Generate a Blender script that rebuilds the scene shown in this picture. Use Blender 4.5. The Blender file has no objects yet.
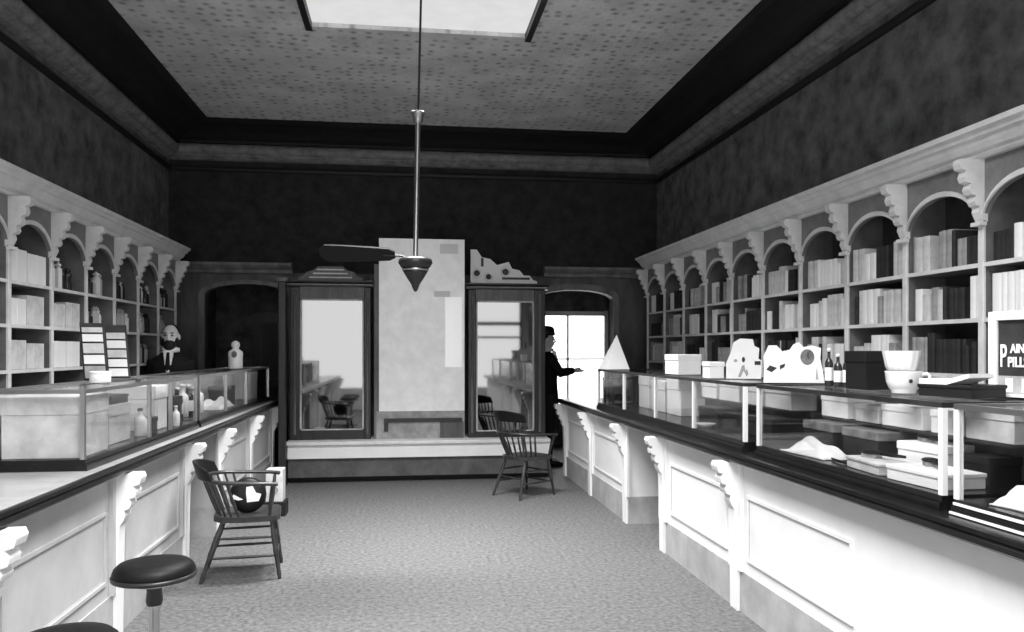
import bpy, math, random
from mathutils import Vector, Matrix
random.seed(11)
sc = bpy.context.scene
COL = sc.collection
PI = math.pi

# ------------------------------------------------------------------ camera and measuring helpers
YAW = math.atan(108.0 / 800.0); CY, SY = math.cos(YAW), math.sin(YAW)
EYE = 1.5
def ray(px, py):
    t = (px - 512) / 800.0
    return Vector((CY * t + SY, CY - SY * t, (350 - py) / 800.0))
def atY(px, py, Y):
    r = ray(px, py); k = Y / r.y
    return Vector((r.x * k, Y, EYE + r.z * k))
def atX(px, py, X):
    r = ray(px, py); k = X / r.x
    return Vector((X, r.y * k, EYE + r.z * k))
def atZ(px, py, Z):
    r = ray(px, py); k = (Z - EYE) / r.z
    return Vector((r.x * k, r.y * k, Z))

cam = bpy.data.cameras.new('camera'); cam.sensor_width = 36.0; cam.lens = 36.0 * 800 / 1024
cam.shift_y = 34.0 / 1024; cam.clip_start = 0.05
co = bpy.data.objects.new('camera', cam); COL.objects.link(co)
co.location = (0, 0, EYE); co.rotation_euler = (PI / 2, 0, -YAW)
sc.camera = co

# ------------------------------------------------------------------ materials (all grey: the photograph is black and white)
def mat(name, v, rough=0.6, spec=0.4, noise=0.0, scale=8.0, v2=None, detail=6, bump=0.0, metal=0.0, stretch=None):
    m = bpy.data.materials.new(name); m.use_nodes = True
    nt = m.node_tree; b = nt.nodes['Principled BSDF']
    b.inputs['Base Color'].default_value = (v, v, v, 1)
    b.inputs['Roughness'].default_value = rough
    b.inputs['Metallic'].default_value = metal
    b.inputs['Specular IOR Level'].default_value = spec
    if noise or bump:
        tc = nt.nodes.new('ShaderNodeTexCoord'); mp = nt.nodes.new('ShaderNodeMapping')
        nt.links.new(tc.outputs['Object'], mp.inputs['Vector'])
        if stretch: mp.inputs['Scale'].default_value = stretch
        n = nt.nodes.new('ShaderNodeTexNoise'); n.inputs['Scale'].default_value = scale
        n.inputs['Detail'].default_value = detail; n.inputs['Roughness'].default_value = 0.65
        nt.links.new(mp.outputs['Vector'], n.inputs['Vector'])
    if noise:
        a = max(0.0, v * (1 - noise)); c = v2 if v2 is not None else min(1.0, v * (1 + noise))
        r = nt.nodes.new('ShaderNodeValToRGB')
        r.color_ramp.elements[0].position = 0.32; r.color_ramp.elements[1].position = 0.68
        r.color_ramp.elements[0].color = (a, a, a, 1); r.color_ramp.elements[1].color = (c, c, c, 1)
        nt.links.new(n.outputs['Fac'], r.inputs['Fac']); nt.links.new(r.outputs['Color'], b.inputs['Base Color'])
    if bump:
        bp = nt.nodes.new('ShaderNodeBump'); bp.inputs['Strength'].default_value = bump; bp.inputs['Distance'].default_value = 0.01
        nt.links.new(n.outputs['Fac'], bp.inputs['Height']); nt.links.new(bp.outputs['Normal'], b.inputs['Normal'])
    return m

def glass_mat(name, tint=0.93, refl=0.08):
    m = bpy.data.materials.new(name); m.use_nodes = True
    nt = m.node_tree; nt.nodes.clear()
    out = nt.nodes.new('ShaderNodeOutputMaterial'); mx = nt.nodes.new('ShaderNodeMixShader')
    tr = nt.nodes.new('ShaderNodeBsdfTransparent'); tr.inputs[0].default_value = (tint, tint, tint, 1)
    gl = nt.nodes.new('ShaderNodeBsdfGlossy'); gl.inputs['Roughness'].default_value = 0.03
    fr = nt.nodes.new('ShaderNodeLayerWeight'); fr.inputs['Blend'].default_value = 0.12
    mul = nt.nodes.new('ShaderNodeMath'); mul.operation = 'MULTIPLY'; mul.inputs[1].default_value = refl * 5
    nt.links.new(fr.outputs['Fresnel'], mul.inputs[0]); nt.links.new(mul.outputs[0], mx.inputs[0])
    nt.links.new(tr.outputs[0], mx.inputs[1]); nt.links.new(gl.outputs[0], mx.inputs[2])
    nt.links.new(mx.outputs[0], out.inputs[0])
    return m

def mirror_mat(name, v):
    m = bpy.data.materials.new(name); m.use_nodes = True
    b = m.node_tree.nodes['Principled BSDF']
    b.inputs['Base Color'].default_value = (v, v, v, 1); b.inputs['Metallic'].default_value = 1
    b.inputs['Roughness'].default_value = 0.035
    return m

def emis_mat(name, v):
    m = bpy.data.materials.new(name); m.use_nodes = True
    nt = m.node_tree; nt.nodes.clear()
    out = nt.nodes.new('ShaderNodeOutputMaterial'); e = nt.nodes.new('ShaderNodeEmission')
    tc = nt.nodes.new('ShaderNodeTexCoord'); n = nt.nodes.new('ShaderNodeTexNoise'); n.inputs['Scale'].default_value = 6
    mr = nt.nodes.new('ShaderNodeMapRange'); mr.inputs['To Min'].default_value = v * .9; mr.inputs['To Max'].default_value = v * 1.1
    nt.links.new(tc.outputs['Object'], n.inputs['Vector']); nt.links.new(n.outputs['Fac'], mr.inputs['Value'])
    nt.links.new(mr.outputs[0], e.inputs['Strength'])
    e.inputs['Color'].default_value = (1, 1, 1, 1)
    nt.links.new(e.outputs[0], out.inputs[0])
    return m

def tin_mat(name, v, v2, tile):
    """pressed tin: a repeating motif of small dark marks with relief"""
    m = bpy.data.materials.new(name); m.use_nodes = True
    nt = m.node_tree; b = nt.nodes['Principled BSDF']; b.inputs['Roughness'].default_value = 0.55
    tc = nt.nodes.new('ShaderNodeTexCoord'); mp = nt.nodes.new('ShaderNodeMapping')
    mp.inputs['Scale'].default_value = (1 / tile, 1 / tile, 1)
    nt.links.new(tc.outputs['Object'], mp.inputs['Vector'])
    br = nt.nodes.new('ShaderNodeTexBrick'); br.offset = 0.5
    br.inputs['Scale'].default_value = 1.0; br.inputs['Mortar Size'].default_value = 0.07; br.inputs['Mortar Smooth'].default_value = 0.5
    br.inputs['Brick Width'].default_value = 1.0; br.inputs['Row Height'].default_value = 0.6
    nt.links.new(mp.outputs['Vector'], br.inputs['Vector'])
    vo = nt.nodes.new('ShaderNodeTexVoronoi'); vo.inputs['Scale'].default_value = 1.0; vo.inputs['Randomness'].default_value = 0.5
    nt.links.new(mp.outputs['Vector'], vo.inputs['Vector'])
    r = nt.nodes.new('ShaderNodeValToRGB'); r.color_ramp.elements[0].position = 0.05; r.color_ramp.elements[1].position = 0.36
    r.color_ramp.elements[0].color = (v2, v2, v2, 1); r.color_ramp.elements[1].color = (v, v, v, 1)
    nt.links.new(vo.outputs['Distance'], r.inputs['Fac'])
    ns = nt.nodes.new('ShaderNodeTexNoise'); ns.inputs['Scale'].default_value = 3.0; ns.inputs['Detail'].default_value = 8
    nt.links.new(tc.outputs['Object'], ns.inputs['Vector'])
    r2 = nt.nodes.new('ShaderNodeValToRGB'); r2.color_ramp.elements[0].position = .3; r2.color_ramp.elements[1].position = .7
    r2.color_ramp.elements[0].color = (.74, .74, .74, 1); r2.color_ramp.elements[1].color = (1.1, 1.1, 1.1, 1)
    nt.links.new(ns.outputs['Fac'], r2.inputs['Fac'])
    mm = nt.nodes.new('ShaderNodeMix'); mm.data_type = 'RGBA'; mm.blend_type = 'MULTIPLY'; mm.inputs['Factor'].default_value = 1.0
    nt.links.new(r.outputs['Color'], mm.inputs[6]); nt.links.new(r2.outputs['Color'], mm.inputs[7])
    nt.links.new(mm.outputs[2], b.inputs['Base Color'])
    bp = nt.nodes.new('ShaderNodeBump'); bp.inputs['Strength'].default_value = .6; bp.inputs['Distance'].default_value = .02
    nt.links.new(br.outputs['Fac'], bp.inputs['Height']); nt.links.new(bp.outputs['Normal'], b.inputs['Normal'])
    return m

M = {
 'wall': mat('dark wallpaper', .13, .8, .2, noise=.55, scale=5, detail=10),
 'wall_far': mat('dark far wall paper', .03, .85, .2, noise=.5, scale=6, detail=10),  # daylight's fall-off towards the back is put into this darker colour
 'cove': mat('black painted cove', .012, .6, .3, noise=.4, scale=8),
 'roll': mat('grey plaster roll', .20, .7, .3, noise=.4, scale=9),
 'rail': mat('black picture rail', .012, .5),
 'tin': tin_mat('pressed tin', .72, .26, .105),
 'floor': mat('worn floor', .115, .65, .3, noise=.55, scale=34, detail=10, bump=.15),
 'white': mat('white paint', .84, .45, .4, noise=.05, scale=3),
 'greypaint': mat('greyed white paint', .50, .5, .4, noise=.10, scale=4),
 'white2': mat('white trim paint', .88, .4),
 'groove': mat('panel groove', .45, .6),
 'base': mat('grey baseboard', .42, .5, .4, noise=.2, scale=5),
 'darktop': mat('black polished counter', .009, .25, .35, noise=.4, scale=12),
 'marble': mat('pale marble', .36, .25, .5, noise=.18, scale=5, detail=10),
 'shelfpaint': mat('pale shelf paint', .72, .5, .4, noise=.14, scale=6),
 'shelfback': mat('shelf back board', .07, .8, .2, noise=.3, scale=5),
 'partition': mat('back partition wood', .10, .6, .3, noise=.4, scale=6, stretch=(1, 1, .3)),
 'darkwood': mat('dark stained wood', .022, .35, .5, noise=.5, scale=10, stretch=(1, 1, .2)),
 'midwood': mat('mid stained wood', .16, .45, .4, noise=.4, scale=8, stretch=(1, 1, .2)),
 'chairwood': mat('worn chair wood', .03, .3, .5, noise=.5, scale=14),
 'black': mat('black lacquer', .008, .45, .2),
 'leather': mat('black leather', .007, .5, .18, noise=.4, scale=30, bump=.2),
 'metal': mat('nickel metal', .55, .28, .5, metal=1.0),
 'darkmetal': mat('dark cast metal', .05, .35, .5, metal=.6),
 'post': mat('bright showcase post', .82, .3),
 'paper': mat('white paper', .86, .7, .2, noise=.04, scale=7),
 'paper2': mat('pale paper', .62, .75, .2, noise=.22, scale=9, detail=8),
 'paper3': mat('grey paper', .36, .75, .2, noise=.3, scale=9),
 'darkcard': mat('dark card', .03, .6, .3, noise=.4, scale=12),
 'black_card': mat('black board', .012, .5, .3),
 'mid': mat('mid grey cloth', .18, .8, .2, noise=.4, scale=10),
 'glass': glass_mat('showcase glass', .95, .07),
 'winglass': glass_mat('window glass', .92, .10),
 'mirror': mirror_mat('old mirror silver', .20),
 'panelpale': mat('pale etched glass', .86, .42, .5, noise=.08, scale=7, detail=10, metal=.5),
 'strip': mat('bright etched strip', .97, .40, .5, metal=.75),
 'faintnote': mat('faint grey etched note', .62, .45, .5, metal=.5),
 'shelf_in_shaded': mat('inner shelf wood with painted shade', .16, .7, .25, noise=.3, scale=6),  # dark tone carries the shade inside the shelves
 'kick': mat('dark grey kickboard', .10, .6, .3, noise=.3, scale=6),
 'frieze_shaded': mat('frieze paint with cornice shade', .20, .6, .3, noise=.25, scale=6),  # shadow beneath the cornice painted in as grey
 'sky_pane': emis_mat('daylit skylight pane', .56),
 'skin': mat('skin', .74, .5, .4),
 'coat': mat('black coat wool', .010, .8, .2),
 'trouser': mat('dark trouser wool', .02, .8, .2),
 'hair': mat('dark hair', .012, .6, .3),
 'china': mat('white china', .86, .2, .5),
 'bottleglass': mat('dark bottle glass', .03, .12, .6),
 'paleglass': mat('pale bottle glass', .5, .12, .6),
 'fabric': mat('white cloth', .85, .85, .1, bump=.4, scale=30, noise=.04),
}

# ------------------------------------------------------------------ mesh builder
class MB:
    def __init__(s): s.v = []; s.f = []; s.sm = []
    def add(s, vs, fs, smooth=False):
        b = len(s.v); s.v += [tuple(x) for x in vs]
        for f in fs: s.f.append(tuple(b + i for i in f)); s.sm.append(smooth)
        return s
    def box(s, x0, x1, y0, y1, z0, z1):
        x0, x1 = min(x0, x1), max(x0, x1); y0, y1 = min(y0, y1), max(y0, y1); z0, z1 = min(z0, z1), max(z0, z1)
        vs = [(x, y, z) for z in (z0, z1) for y in (y0, y1) for x in (x0, x1)]
        return s.add(vs, [(0, 2, 3, 1), (4, 5, 7, 6), (0, 1, 5, 4), (2, 6, 7, 3), (0, 4, 6, 2), (1, 3, 7, 5)])
    def prism(s, pts, fn, a, b, smooth=False):
        """pts: 2-D outline, fn(u, v, w) -> xyz, extruded w = a..b"""
        n = len(pts)
        vs = [fn(u, v, a) for u, v in pts] + [fn(u, v, b) for u, v in pts]
        s.add(vs, [tuple(range(n - 1, -1, -1)), tuple(range(n, 2 * n))])
        return s.add(vs, [(i, (i + 1) % n, n + (i + 1) % n, n + i) for i in range(n)], smooth)
    def lathe(s, prof, c=(0, 0, 0), seg=24, sx=1, sy=1):
        vs = []; fs = []; n = len(prof)
        for k in range(seg):
            a = 2 * PI * k / seg
            for r, z in prof: vs.append((c[0] + r * math.cos(a) * sx, c[1] + r * math.sin(a) * sy, c[2] + z))
        for k in range(seg):
            k2 = (k + 1) % seg
            for i in range(n - 1): fs.append((k * n + i, k2 * n + i, k2 * n + i + 1, k * n + i + 1))
        s.add(vs, fs, True)
        s.add([vs[k * n] for k in range(seg)], [tuple(range(seg - 1, -1, -1))])
        s.add([vs[k * n + n - 1] for k in range(seg)], [tuple(range(seg))])
        return s
    def tube(s, pts, rad, seg=10, ell=None):
        pts = [Vector(p) for p in pts]
        if not isinstance(rad, (list, tuple)): rad = [rad] * len(pts)
        vs = []; fs = []; ref = None
        for i, p in enumerate(pts):
            d = (pts[min(i + 1, len(pts) - 1)] - pts[max(i - 1, 0)]).normalized()
            if ref is None:
                ref = Vector((1, 0, 0)) if abs(d.x) < .8 else Vector((0, 1, 0))
            u = (ref - d * ref.dot(d)).normalized(); w = d.cross(u); ref = u
            r = rad[i]; ru, rw = (r if isinstance(r, (tuple, list)) else (r, r))
            for k in range(seg):
                a = 2 * PI * k / seg
                vs.append(p + u * (ru * math.cos(a)) + w * (rw * math.sin(a)))
        for i in range(len(pts) - 1):
            for k in range(seg):
                k2 = (k + 1) % seg
                fs.append((i * seg + k, i * seg + k2, (i + 1) * seg + k2, (i + 1) * seg + k))
        s.add(vs, fs, True)
        s.add(vs[:seg], [tuple(range(seg - 1, -1, -1))]); s.add(vs[-seg:], [tuple(range(seg))])
        return s
    def ell(s, c, rx, ry, rz, seg=18, rings=10):
        vs = []; fs = []
        for i in range(rings + 1):
            t = PI * i / rings
            for k in range(seg):
                a = 2 * PI * k / seg
                vs.append((c[0] + rx * math.sin(t) * math.cos(a), c[1] + ry * math.sin(t) * math.sin(a), c[2] - rz * math.cos(t)))
        for i in range(rings):
            for k in range(seg):
                k2 = (k + 1) % seg
                fs.append((i * seg + k, i * seg + k2, (i + 1) * seg + k2, (i + 1) * seg + k))
        return s.add(vs, fs, True)
    def xform(s, m):
        s.v = [tuple(m @ Vector(p)) for p in s.v]; return s
    def mesh(s, name):
        me = bpy.data.meshes.new(name); me.from_pydata(s.v, [], s.f)
        me.polygons.foreach_set('use_smooth', s.sm); me.update()
        return me

def build(mb, name, m, parent=None, kind=None):
    me = mb.mesh(name) if isinstance(mb, MB) else mb
    if m is not None: me.materials.clear(); me.materials.append(M[m] if isinstance(m, str) else m)
    o = bpy.data.objects.new(name, me); COL.objects.link(o)
    if parent is not None:
        o.parent = parent
        if 'wloc' in parent: o['wloc'] = parent['wloc']
        L = Vector(root_of(parent).get('wloc', (0, 0, 0)))
        if 'wloc' in root_of(parent) and parent.parent is None:
            o.matrix_parent_inverse = Matrix.Translation(-L)
    if kind: o['kind'] = kind
    return o
def root_of(o):
    while o.parent: o = o.parent
    return o
def tag(o, label, cat, group=None):
    o['label'] = label; o['category'] = cat
    if group: o['group'] = group
    return o
def thing(name, label, cat, loc=(0, 0, 0), group=None, world=True):
    """Empty at the base of a thing. world=True: its parts are modelled in room coordinates."""
    o = bpy.data.objects.new(name, None); COL.objects.link(o); o.empty_display_size = .1
    o.location = loc
    if world: o['wloc'] = tuple(loc)
    return tag(o, label, cat, group)
def dup(o, loc=None, rotz=None, label=None, group=None):
    def cp(src, par):
        c = src.copy(); COL.objects.link(c); c.parent = par
        for ch in list(src.children): cp(ch, c)
        return c
    c = cp(o, None)
    if loc is not None: c.location = loc
    if rotz is not None: c.rotation_euler = (0, 0, rotz)
    if label: c['label'] = label
    if group: c['group'] = group
    return c
def struct(mb, name, m): return build(mb, name, m, None, 'structure')
def bevel(o, w=.004, seg=2):
    b = o.modifiers.new('edge', 'BEVEL'); b.width = w; b.segments = seg; b.limit_method = 'ANGLE'; return o
def place(mb, name, m, label, cat, loc, rotz=0, group=None):
    """one-mesh thing modelled at its own origin"""
    o = build(mb, name, m); o.location = loc; o.rotation_euler = (0, 0, rotz)
    return tag(o, label, cat, group)

# ------------------------------------------------------------------ the room
XL, XR, YB, YF, ZC = -2.73, 3.18, 9.82, -1.5, 4.09
YB2 = 12.2
struct(MB().box(XL - .1, XR + .1, YF - .1, YB2 + .1, -.1, 0), 'floor', 'floor')
struct(MB().box(XL - .15, XL, YF - .1, YB2 + .1, 0, ZC + .1), 'wall_left', 'wall')
struct(MB().box(XR, XR + .15, YF - .1, YB2 + .1, 0, ZC + .1), 'wall_right', 'wall')
# ceiling with skylight openings
SKX0, SKX1 = -.755, 1.02
SK = [(5.72, 6.56), (0.3, 3.5)]            # visible roof light, and a long one added out of view to light the room
cm = MB(); ys = [YF - .1, SK[1][0], SK[1][1], SK[0][0], SK[0][1], YB + .15]
cm.box(XL, SKX0, YF - .1, YB + .15, ZC, ZC + .12); cm.box(SKX1, XR, YF - .1, YB + .15, ZC, ZC + .12)
cm.box(SKX0, SKX1, ys[0], ys[1], ZC, ZC + .12); cm.box(SKX0, SKX1, ys[2], ys[3], ZC, ZC + .12); cm.box(SKX0, SKX1, ys[4], ys[5], ZC, ZC + .12)
struct(cm, 'ceiling', 'tin')
for i, (a, b) in enumerate(SK):
    w = struct(MB().box(SKX0 - .02, SKX1 + .02, a - .02, b + .02, ZC + .035, ZC + .05), 'window_%d' % (5 + i), 'sky_pane')
    fr = MB()
    for x in (SKX0, SKX1): fr.box(x - .025, x + .025, a - .02, b + .02, ZC - .03, ZC + .034)
    build(fr, 'window_frame', 'rail', w)
# cove, roll and picture rail round three sides
cove = [(0, 4.0), (0, 4.088), (.56, 4.088), (.50, 4.05), (.40, 4.035), (.30, 4.0), (.22, 3.95), (.17, 3.93), (.17, 3.90), (0, 3.90)]
rollp = [(0, 3.91)] + [(.10 + .06 * math.cos(a), 3.845 + .06 * math.sin(a)) for a in [PI * (.5 - k / 10) for k in range(11)]] + [(.10, 3.77), (.05, 3.74), (0, 3.73)]
railp = [(0, 3.66), (.03, 3.66), (.04, 3.64), (.025, 3.61), (0, 3.605)]
k = 1
for pts, m in ((cove, 'cove'), (rollp, 'roll'), (railp, 'rail')):
    struct(MB().prism(pts, lambda u, v, w: (XL + u, w, v), YF, YB - .001), 'trim_%d' % k, m); k += 1
    struct(MB().prism(pts, lambda u, v, w: (XR - u, w, v), YF, YB - .001), 'trim_%d' % k, m); k += 1
    struct(MB().prism(pts, lambda u, v, w: (w, YB - u, v), XL, XR), 'trim_%d' % k, m); k += 1
# back wall with two arched openings into the rear room
AL = (atY(205, 300, YB).x, atY(289, 300, YB).x); AR = (atY(537, 300, YB).x, atY(613, 300, YB).x)
def arch_pts(a, b, zs, rise, top, n=14):
    p = [(a, top), (a, zs)]
    for i in range(1, n):
        t = PI - PI * i / n
        p.append(((a + b) / 2 + (b - a) / 2 * math.cos(t), zs + rise * math.sin(t)))
    return p + [(b, zs), (b, top)]
wb = MB(); T = .14
wb.box(XL, AL[0], YB, YB + T, 0, 2.42); wb.box(AL[1], AR[0], YB, YB + T, 0, 2.42); wb.box(AR[1], XR, YB, YB + T, 0, 2.42)
wb.prism(arch_pts(AL[0], AL[1], 2.15, .13, 2.42), lambda u, v, w: (u, w, v), YB, YB + T)
wb.prism(arch_pts(AR[0], AR[1], 2.13, .12, 2.42), lambda u, v, w: (u, w, v), YB, YB + T)
struct(wb, 'wall_back', 'partition')
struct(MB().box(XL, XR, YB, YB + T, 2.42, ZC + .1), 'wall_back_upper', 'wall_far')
tp = [(0, 2.40), (.04, 2.41), (.05, 2.45), (.08, 2.47), (.10, 2.50), (.10, 2.53), (0, 2.54)]
struct(MB().prism(tp, lambda u, v, w: (w, YB - u, v), XL, -1.32), 'trim_10', 'midwood')
struct(MB().prism(tp, lambda u, v, w: (w, YB - u, v), 1.72, XR), 'trim_11', 'midwood')
for i, (a, b) in enumerate((AL, AR)):       # casings round the arches
    c = MB(); o_ = arch_pts(a - .07, b + .07, 2.16, .17, 0)[1:-1]; i_ = arch_pts(a, b, 2.15 - .02 * i, .13 - .01 * i, 0)[1:-1]
    c.prism([(a - .07, 0)] + o_ + [(b + .07, 0), (b, 0)] + i_[::-1] + [(a, 0)], lambda u, v, w: (u, w, v), YB - .025, YB)
    struct(c, 'trim_%d' % (12 + i), 'midwood')
# rear room
W0, W1 = atY(540, 313, YB2), atY(606, 412, YB2)
wr = MB(); wr.box(XL, W0.x, YB2, YB2 + .1, 0, 2.8); wr.box(W1.x, XR, YB2, YB2 + .1, 0, 2.8)
wr.box(W0.x, W1.x, YB2, YB2 + .1, 0, W1.z); wr.box(W0.x, W1.x, YB2, YB2 + .1, W0.z, 2.8)
struct(wr, 'wall_rear', 'wall')
struct(MB().box(XL, XR, YB + T, YB2 + .1, 2.8, 2.9), 'ceiling_rear', 'wall')
struct(MB().box(.2, .3, YB + T, YB2, 0, 2.8), 'added_rear_light_block', 'wall')  # added unseen wall, keeps the rear window's light off the other doorway
w1 = struct(MB().box(W0.x, W1.x, YB2 + .03, YB2 + .04, W1.z, W0.z), 'window_1', 'winglass')
f = MB(); xm = atY(568, 330, YB2).x
f.box(xm - .014, xm + .014, YB2, YB2 + .07, W1.z, W0.z)
zb_ = atY(576, 359, YB2).z; f.box(W0.x, W1.x, YB2, YB2 + .06, zb_ - .012, zb_ + .012)
for x in (W0.x, W1.x): f.box(x - .03, x + .03, YB2 - .02, YB2 + .07, W1.z - .04, W0.z + .04)
for z in (W1.z, W0.z): f.box(W0.x, W1.x, YB2 - .02, YB2 + .07, z - .04, z + .03)
build(f, 'window_frame', 'paper', w1)
d2 = struct(MB().box(-2.2, -1.4, YB2 - .05, YB2 - .005, 0, 2.05), 'door_2', 'darkwood')
f = MB()
for z0, z1 in ((.2, .9), (1.05, 1.9)):
    for x0, x1 in ((-2.1, -1.85), (-1.75, -1.5)): f.box(x0, x1, YB2 - .065, YB2 - .045, z0, z1)
build(f, 'door_panel', 'partition', d2)
# street front behind the camera: two shop windows and a glazed door; the mirrors show it
fx = [XL, -2.55, -.75, -.6, .95, 1.1, 2.98, XR]
wf = MB(); wf.box(XL, XR, YF - .12, YF, 3.35, ZC + .1)
for a, b in ((XL, -2.55), (-.75, -.6), (.95, 1.1), (2.98, XR)): wf.box(a, b, YF - .12, YF, 0, 3.35)
for a, b in ((-2.55, -.75), (1.1, 2.98)): wf.box(a, b, YF - .12, YF, 0, .55)
wf.box(-.6, .95, YF - .12, YF, 2.35, 2.45)
struct(wf, 'wall_front', 'white')
for n, (a, b, z0) in enumerate(((-2.55, -.75, .55), (1.1, 2.98, .55), (-.6, .95, 2.45))):
    w = struct(MB().box(a, b, YF - .07, YF - .06, z0, 3.35), 'window_%d' % (2 + n), 'winglass')
    f = MB()
    for x in (a, b): f.box(x - .03, x + .03, YF - .1, YF + .02, z0, 3.35)
    if n == 1: f.box(a, b, YF - .1, YF + .02, 2.13, 2.22); f.box(a, b, YF - .09, YF, 1.80, 1.85)
    build(f, 'window_frame', 'darkwood', w)
d1 = MB()
for x in (-.57, .87): d1.box(x, x + .1, YF - .09, YF - .04, 0.01, 2.35)
d1.box(.14, .24, YF - .09, YF - .04, .01, 2.35)
d1.box(-.47, .87, YF - .09, YF - .04, .01, .5); d1.box(-.47, .87, YF - .09, YF - .04, 2.22, 2.35)
d1 = struct(d1, 'door_1', 'darkwood')
build(MB().box(-.47, .87, YF - .07, YF - .06, .5, 2.22), 'door_glass', 'winglass', d1)

# ------------------------------------------------------------------ shelf walls
SR, SL = 2.91, -2.455
LEV = [1.945, 1.664, 1.373, 1.09]
LOBE = [(-.02, 2.466), (.125, 2.466), (.135, 2.44), (.125, 2.415), (.098, 2.405), (.108, 2.375), (.098, 2.350), (.072, 2.342),
        (.082, 2.312), (.070, 2.288), (.045, 2.282), (.054, 2.252), (.042, 2.232), (.022, 2.228), (.028, 2.200), (.012, 2.165), (-.02, 2.15)]
CORN = [(-.20, 2.466), (.03, 2.466), (.045, 2.480), (.04, 2.492), (.065, 2.500), (.085, 2.525), (.095, 2.545), (.115, 2.552), (.12, 2.570), (.145, 2.580), (.15, 2.605), (-.20, 2.605)]
def shelf_wall(s, face, ys, label):
    """s=+1: opens towards -x (the sign side); s=-1: opens towards +x"""
    wall = XR - .005 if s > 0 else XL + .005
    X = lambda u: face - s * u
    r = thing('wall_shelving', label, 'shelving', (face, ys[0], 0))
    build(MB().box(wall, wall - s * .012, ys[0], ys[-1], .80, 2.466), 'back_board', 'shelfback', r)
    o = build(MB().prism(CORN, lambda u, v, w: (X(u), w, v), ys[0], ys[-1]), 'cornice', 'shelfpaint', r)
    build(MB().box(wall - s * .012, X(-.005), ys[0], ys[-1], 0, .78), 'lower_cabinet', 'partition', r)
    build(MB().box(wall - s * .012, X(.015), ys[0], ys[-1], .78, .81), 'ledge', 'shelfpaint', r)
    for z in LEV:
        q = build(MB().box(wall - s * .012, X(-.016), ys[0], ys[-1], z - .022, z), 'shelf', 'shelf_in_shaded', r)
        build(MB().box(X(-.016), X(-.004), ys[0], ys[-1], z - .022, z), 'edge_strip', 'shelfpaint', q)
    for y in ys:
        q = build(MB().box(wall - s * .012, X(-.018), y - .017, y + .017, .81, 2.466), 'divider', 'shelf_in_shaded', r)
        bevel(build(MB().box(X(-.018), X(0), y - .019, y + .019, .81, 2.466), 'edge_strip', 'shelfpaint', q), .004)
        build(MB().prism(LOBE, lambda u, v, w: (X(u), w, v), y - .028, y + .028), 'bracket', 'shelfpaint', r)
        build(MB().box(X(.03), X(-.01), y - .034, y + .034, 2.13, 2.15), 'capital', 'shelfpaint', r)
    for a, b in zip(ys[:-1], ys[1:]):
        build(MB().prism(arch_pts(a + .0205, b - .0205, 2.15, .185, 2.466), lambda u, v, w: (X(w), u, v), -.03, -.002), 'arch_panel', 'frieze_shaded', r)
        ar = arch_pts(a + .0205, b - .0205, 2.15, .185, 0, 18)[1:-1]; ao = arch_pts(a + .0205 - .001, b - .0205 + .001, 2.15, .213, 0, 18)[1:-1]
        build(MB().prism(ar + ao[::-1], lambda u, v, w: (X(w), u, v), -.001, .012), 'arch_rim', 'shelfpaint', r)
    return r
YR = [3.72 + .627 * k for k in range(-4, 10)]
YL = [5.41 + .618 * k for k in range(-5, 7)]
shelf_wall(1, SR, YR, 'long pale arched wall shelving filled with books, behind the showcases and pills sign')
shelf_wall(-1, SL, YL, 'long pale arched wall shelving of parcels and bottles, behind the bearded man')

# ------------------------------------------------------------------ counters
FR, FL = 1.92, -1.50
CORB = [(-.02, .857), (.135, .857), (.145, .835), (.135, .80), (.105, .79), (.120, .765), (.115, .735), (.085, .725), (.095, .70), (.085, .675), (.060, .665),
        (.066, .64), (.055, .61), (.038, .585), (.034, .50), (.030, .30), (.026, .0), (-.02, .0)]
def counter_body(s, face, back, y0, y1, pil, label, paint='white'):
    X = lambda u: face - s * u
    r = thing('shop_counter', label, 'counter', ((face + back) / 2, (y0 + y1) / 2, 0))
    build(MB().box(face, back, y0, y1, .235, .858), 'carcass', paint, r)
    build(MB().box(X(.006), back, y0, y1, 0, .235), 'baseboard', 'base', r)
    for y in pil:
        if s > 0 and y < 4: continue
        bevel(build(MB().prism(CORB, lambda u, v, w: (X(u), w, v), y - .045, y + .045), 'corbel', 'white2', r), .006)
        build(MB().box(X(.02), X(0), y - .085, y + .085, .235, .857), 'pilaster', paint, r)
    for a, b in zip(pil[:-1], pil[1:]):
        a += .14; b -= .14; z0, z1 = .31, .68
        p = MB(); w = .018
        for (ya, yb, za, zb) in ((a, b, z1 - w, z1), (a, b, z0, z0 + w), (a, a + w, z0 + w, z1 - w), (b - w, b, z0 + w, z1 - w)):
            p.box(X(.010), X(0), ya, yb, za, zb)
        q = build(p, 'panel_moulding', paint, r)
        g = MB(); w2 = .006; a += w; b -= w; z0 += w; z1 -= w
        for (ya, yb, za, zb) in ((a, b, z1 - w2, z1), (a, b, z0, z0 + w2), (a, a + w2, z0 + w2, z1 - w2), (b - w2, b, z0 + w2, z1 - w2)):
            g.box(X(.003), X(0), ya, yb, za, zb)
        build(g, 'groove', 'groove', q)  # raised grey strips give a groove's shade as colour
    return r
PN = [.38, 1.73, 3.08, 4.43, 5.74]
PF = [6.76, 8.08, 9.38]
counter_body(1, FR, 2.46, .3, 5.82, PN[2:], 'near section of white panelled counter with corbels below the teacup showcase')
counter_body(1, FR, 2.46, 6.69, 9.46, PF, 'far section of white panelled counter next to the dark spindle chair')
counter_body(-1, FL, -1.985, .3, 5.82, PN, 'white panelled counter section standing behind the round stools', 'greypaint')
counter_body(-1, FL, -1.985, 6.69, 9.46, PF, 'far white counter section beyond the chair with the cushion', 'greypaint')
def nosing(s, edge, z0=.858, z1=.918):
    return [(0, z0), (-.02, z0 + .005), (-.03, z0 + .012)]
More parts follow.
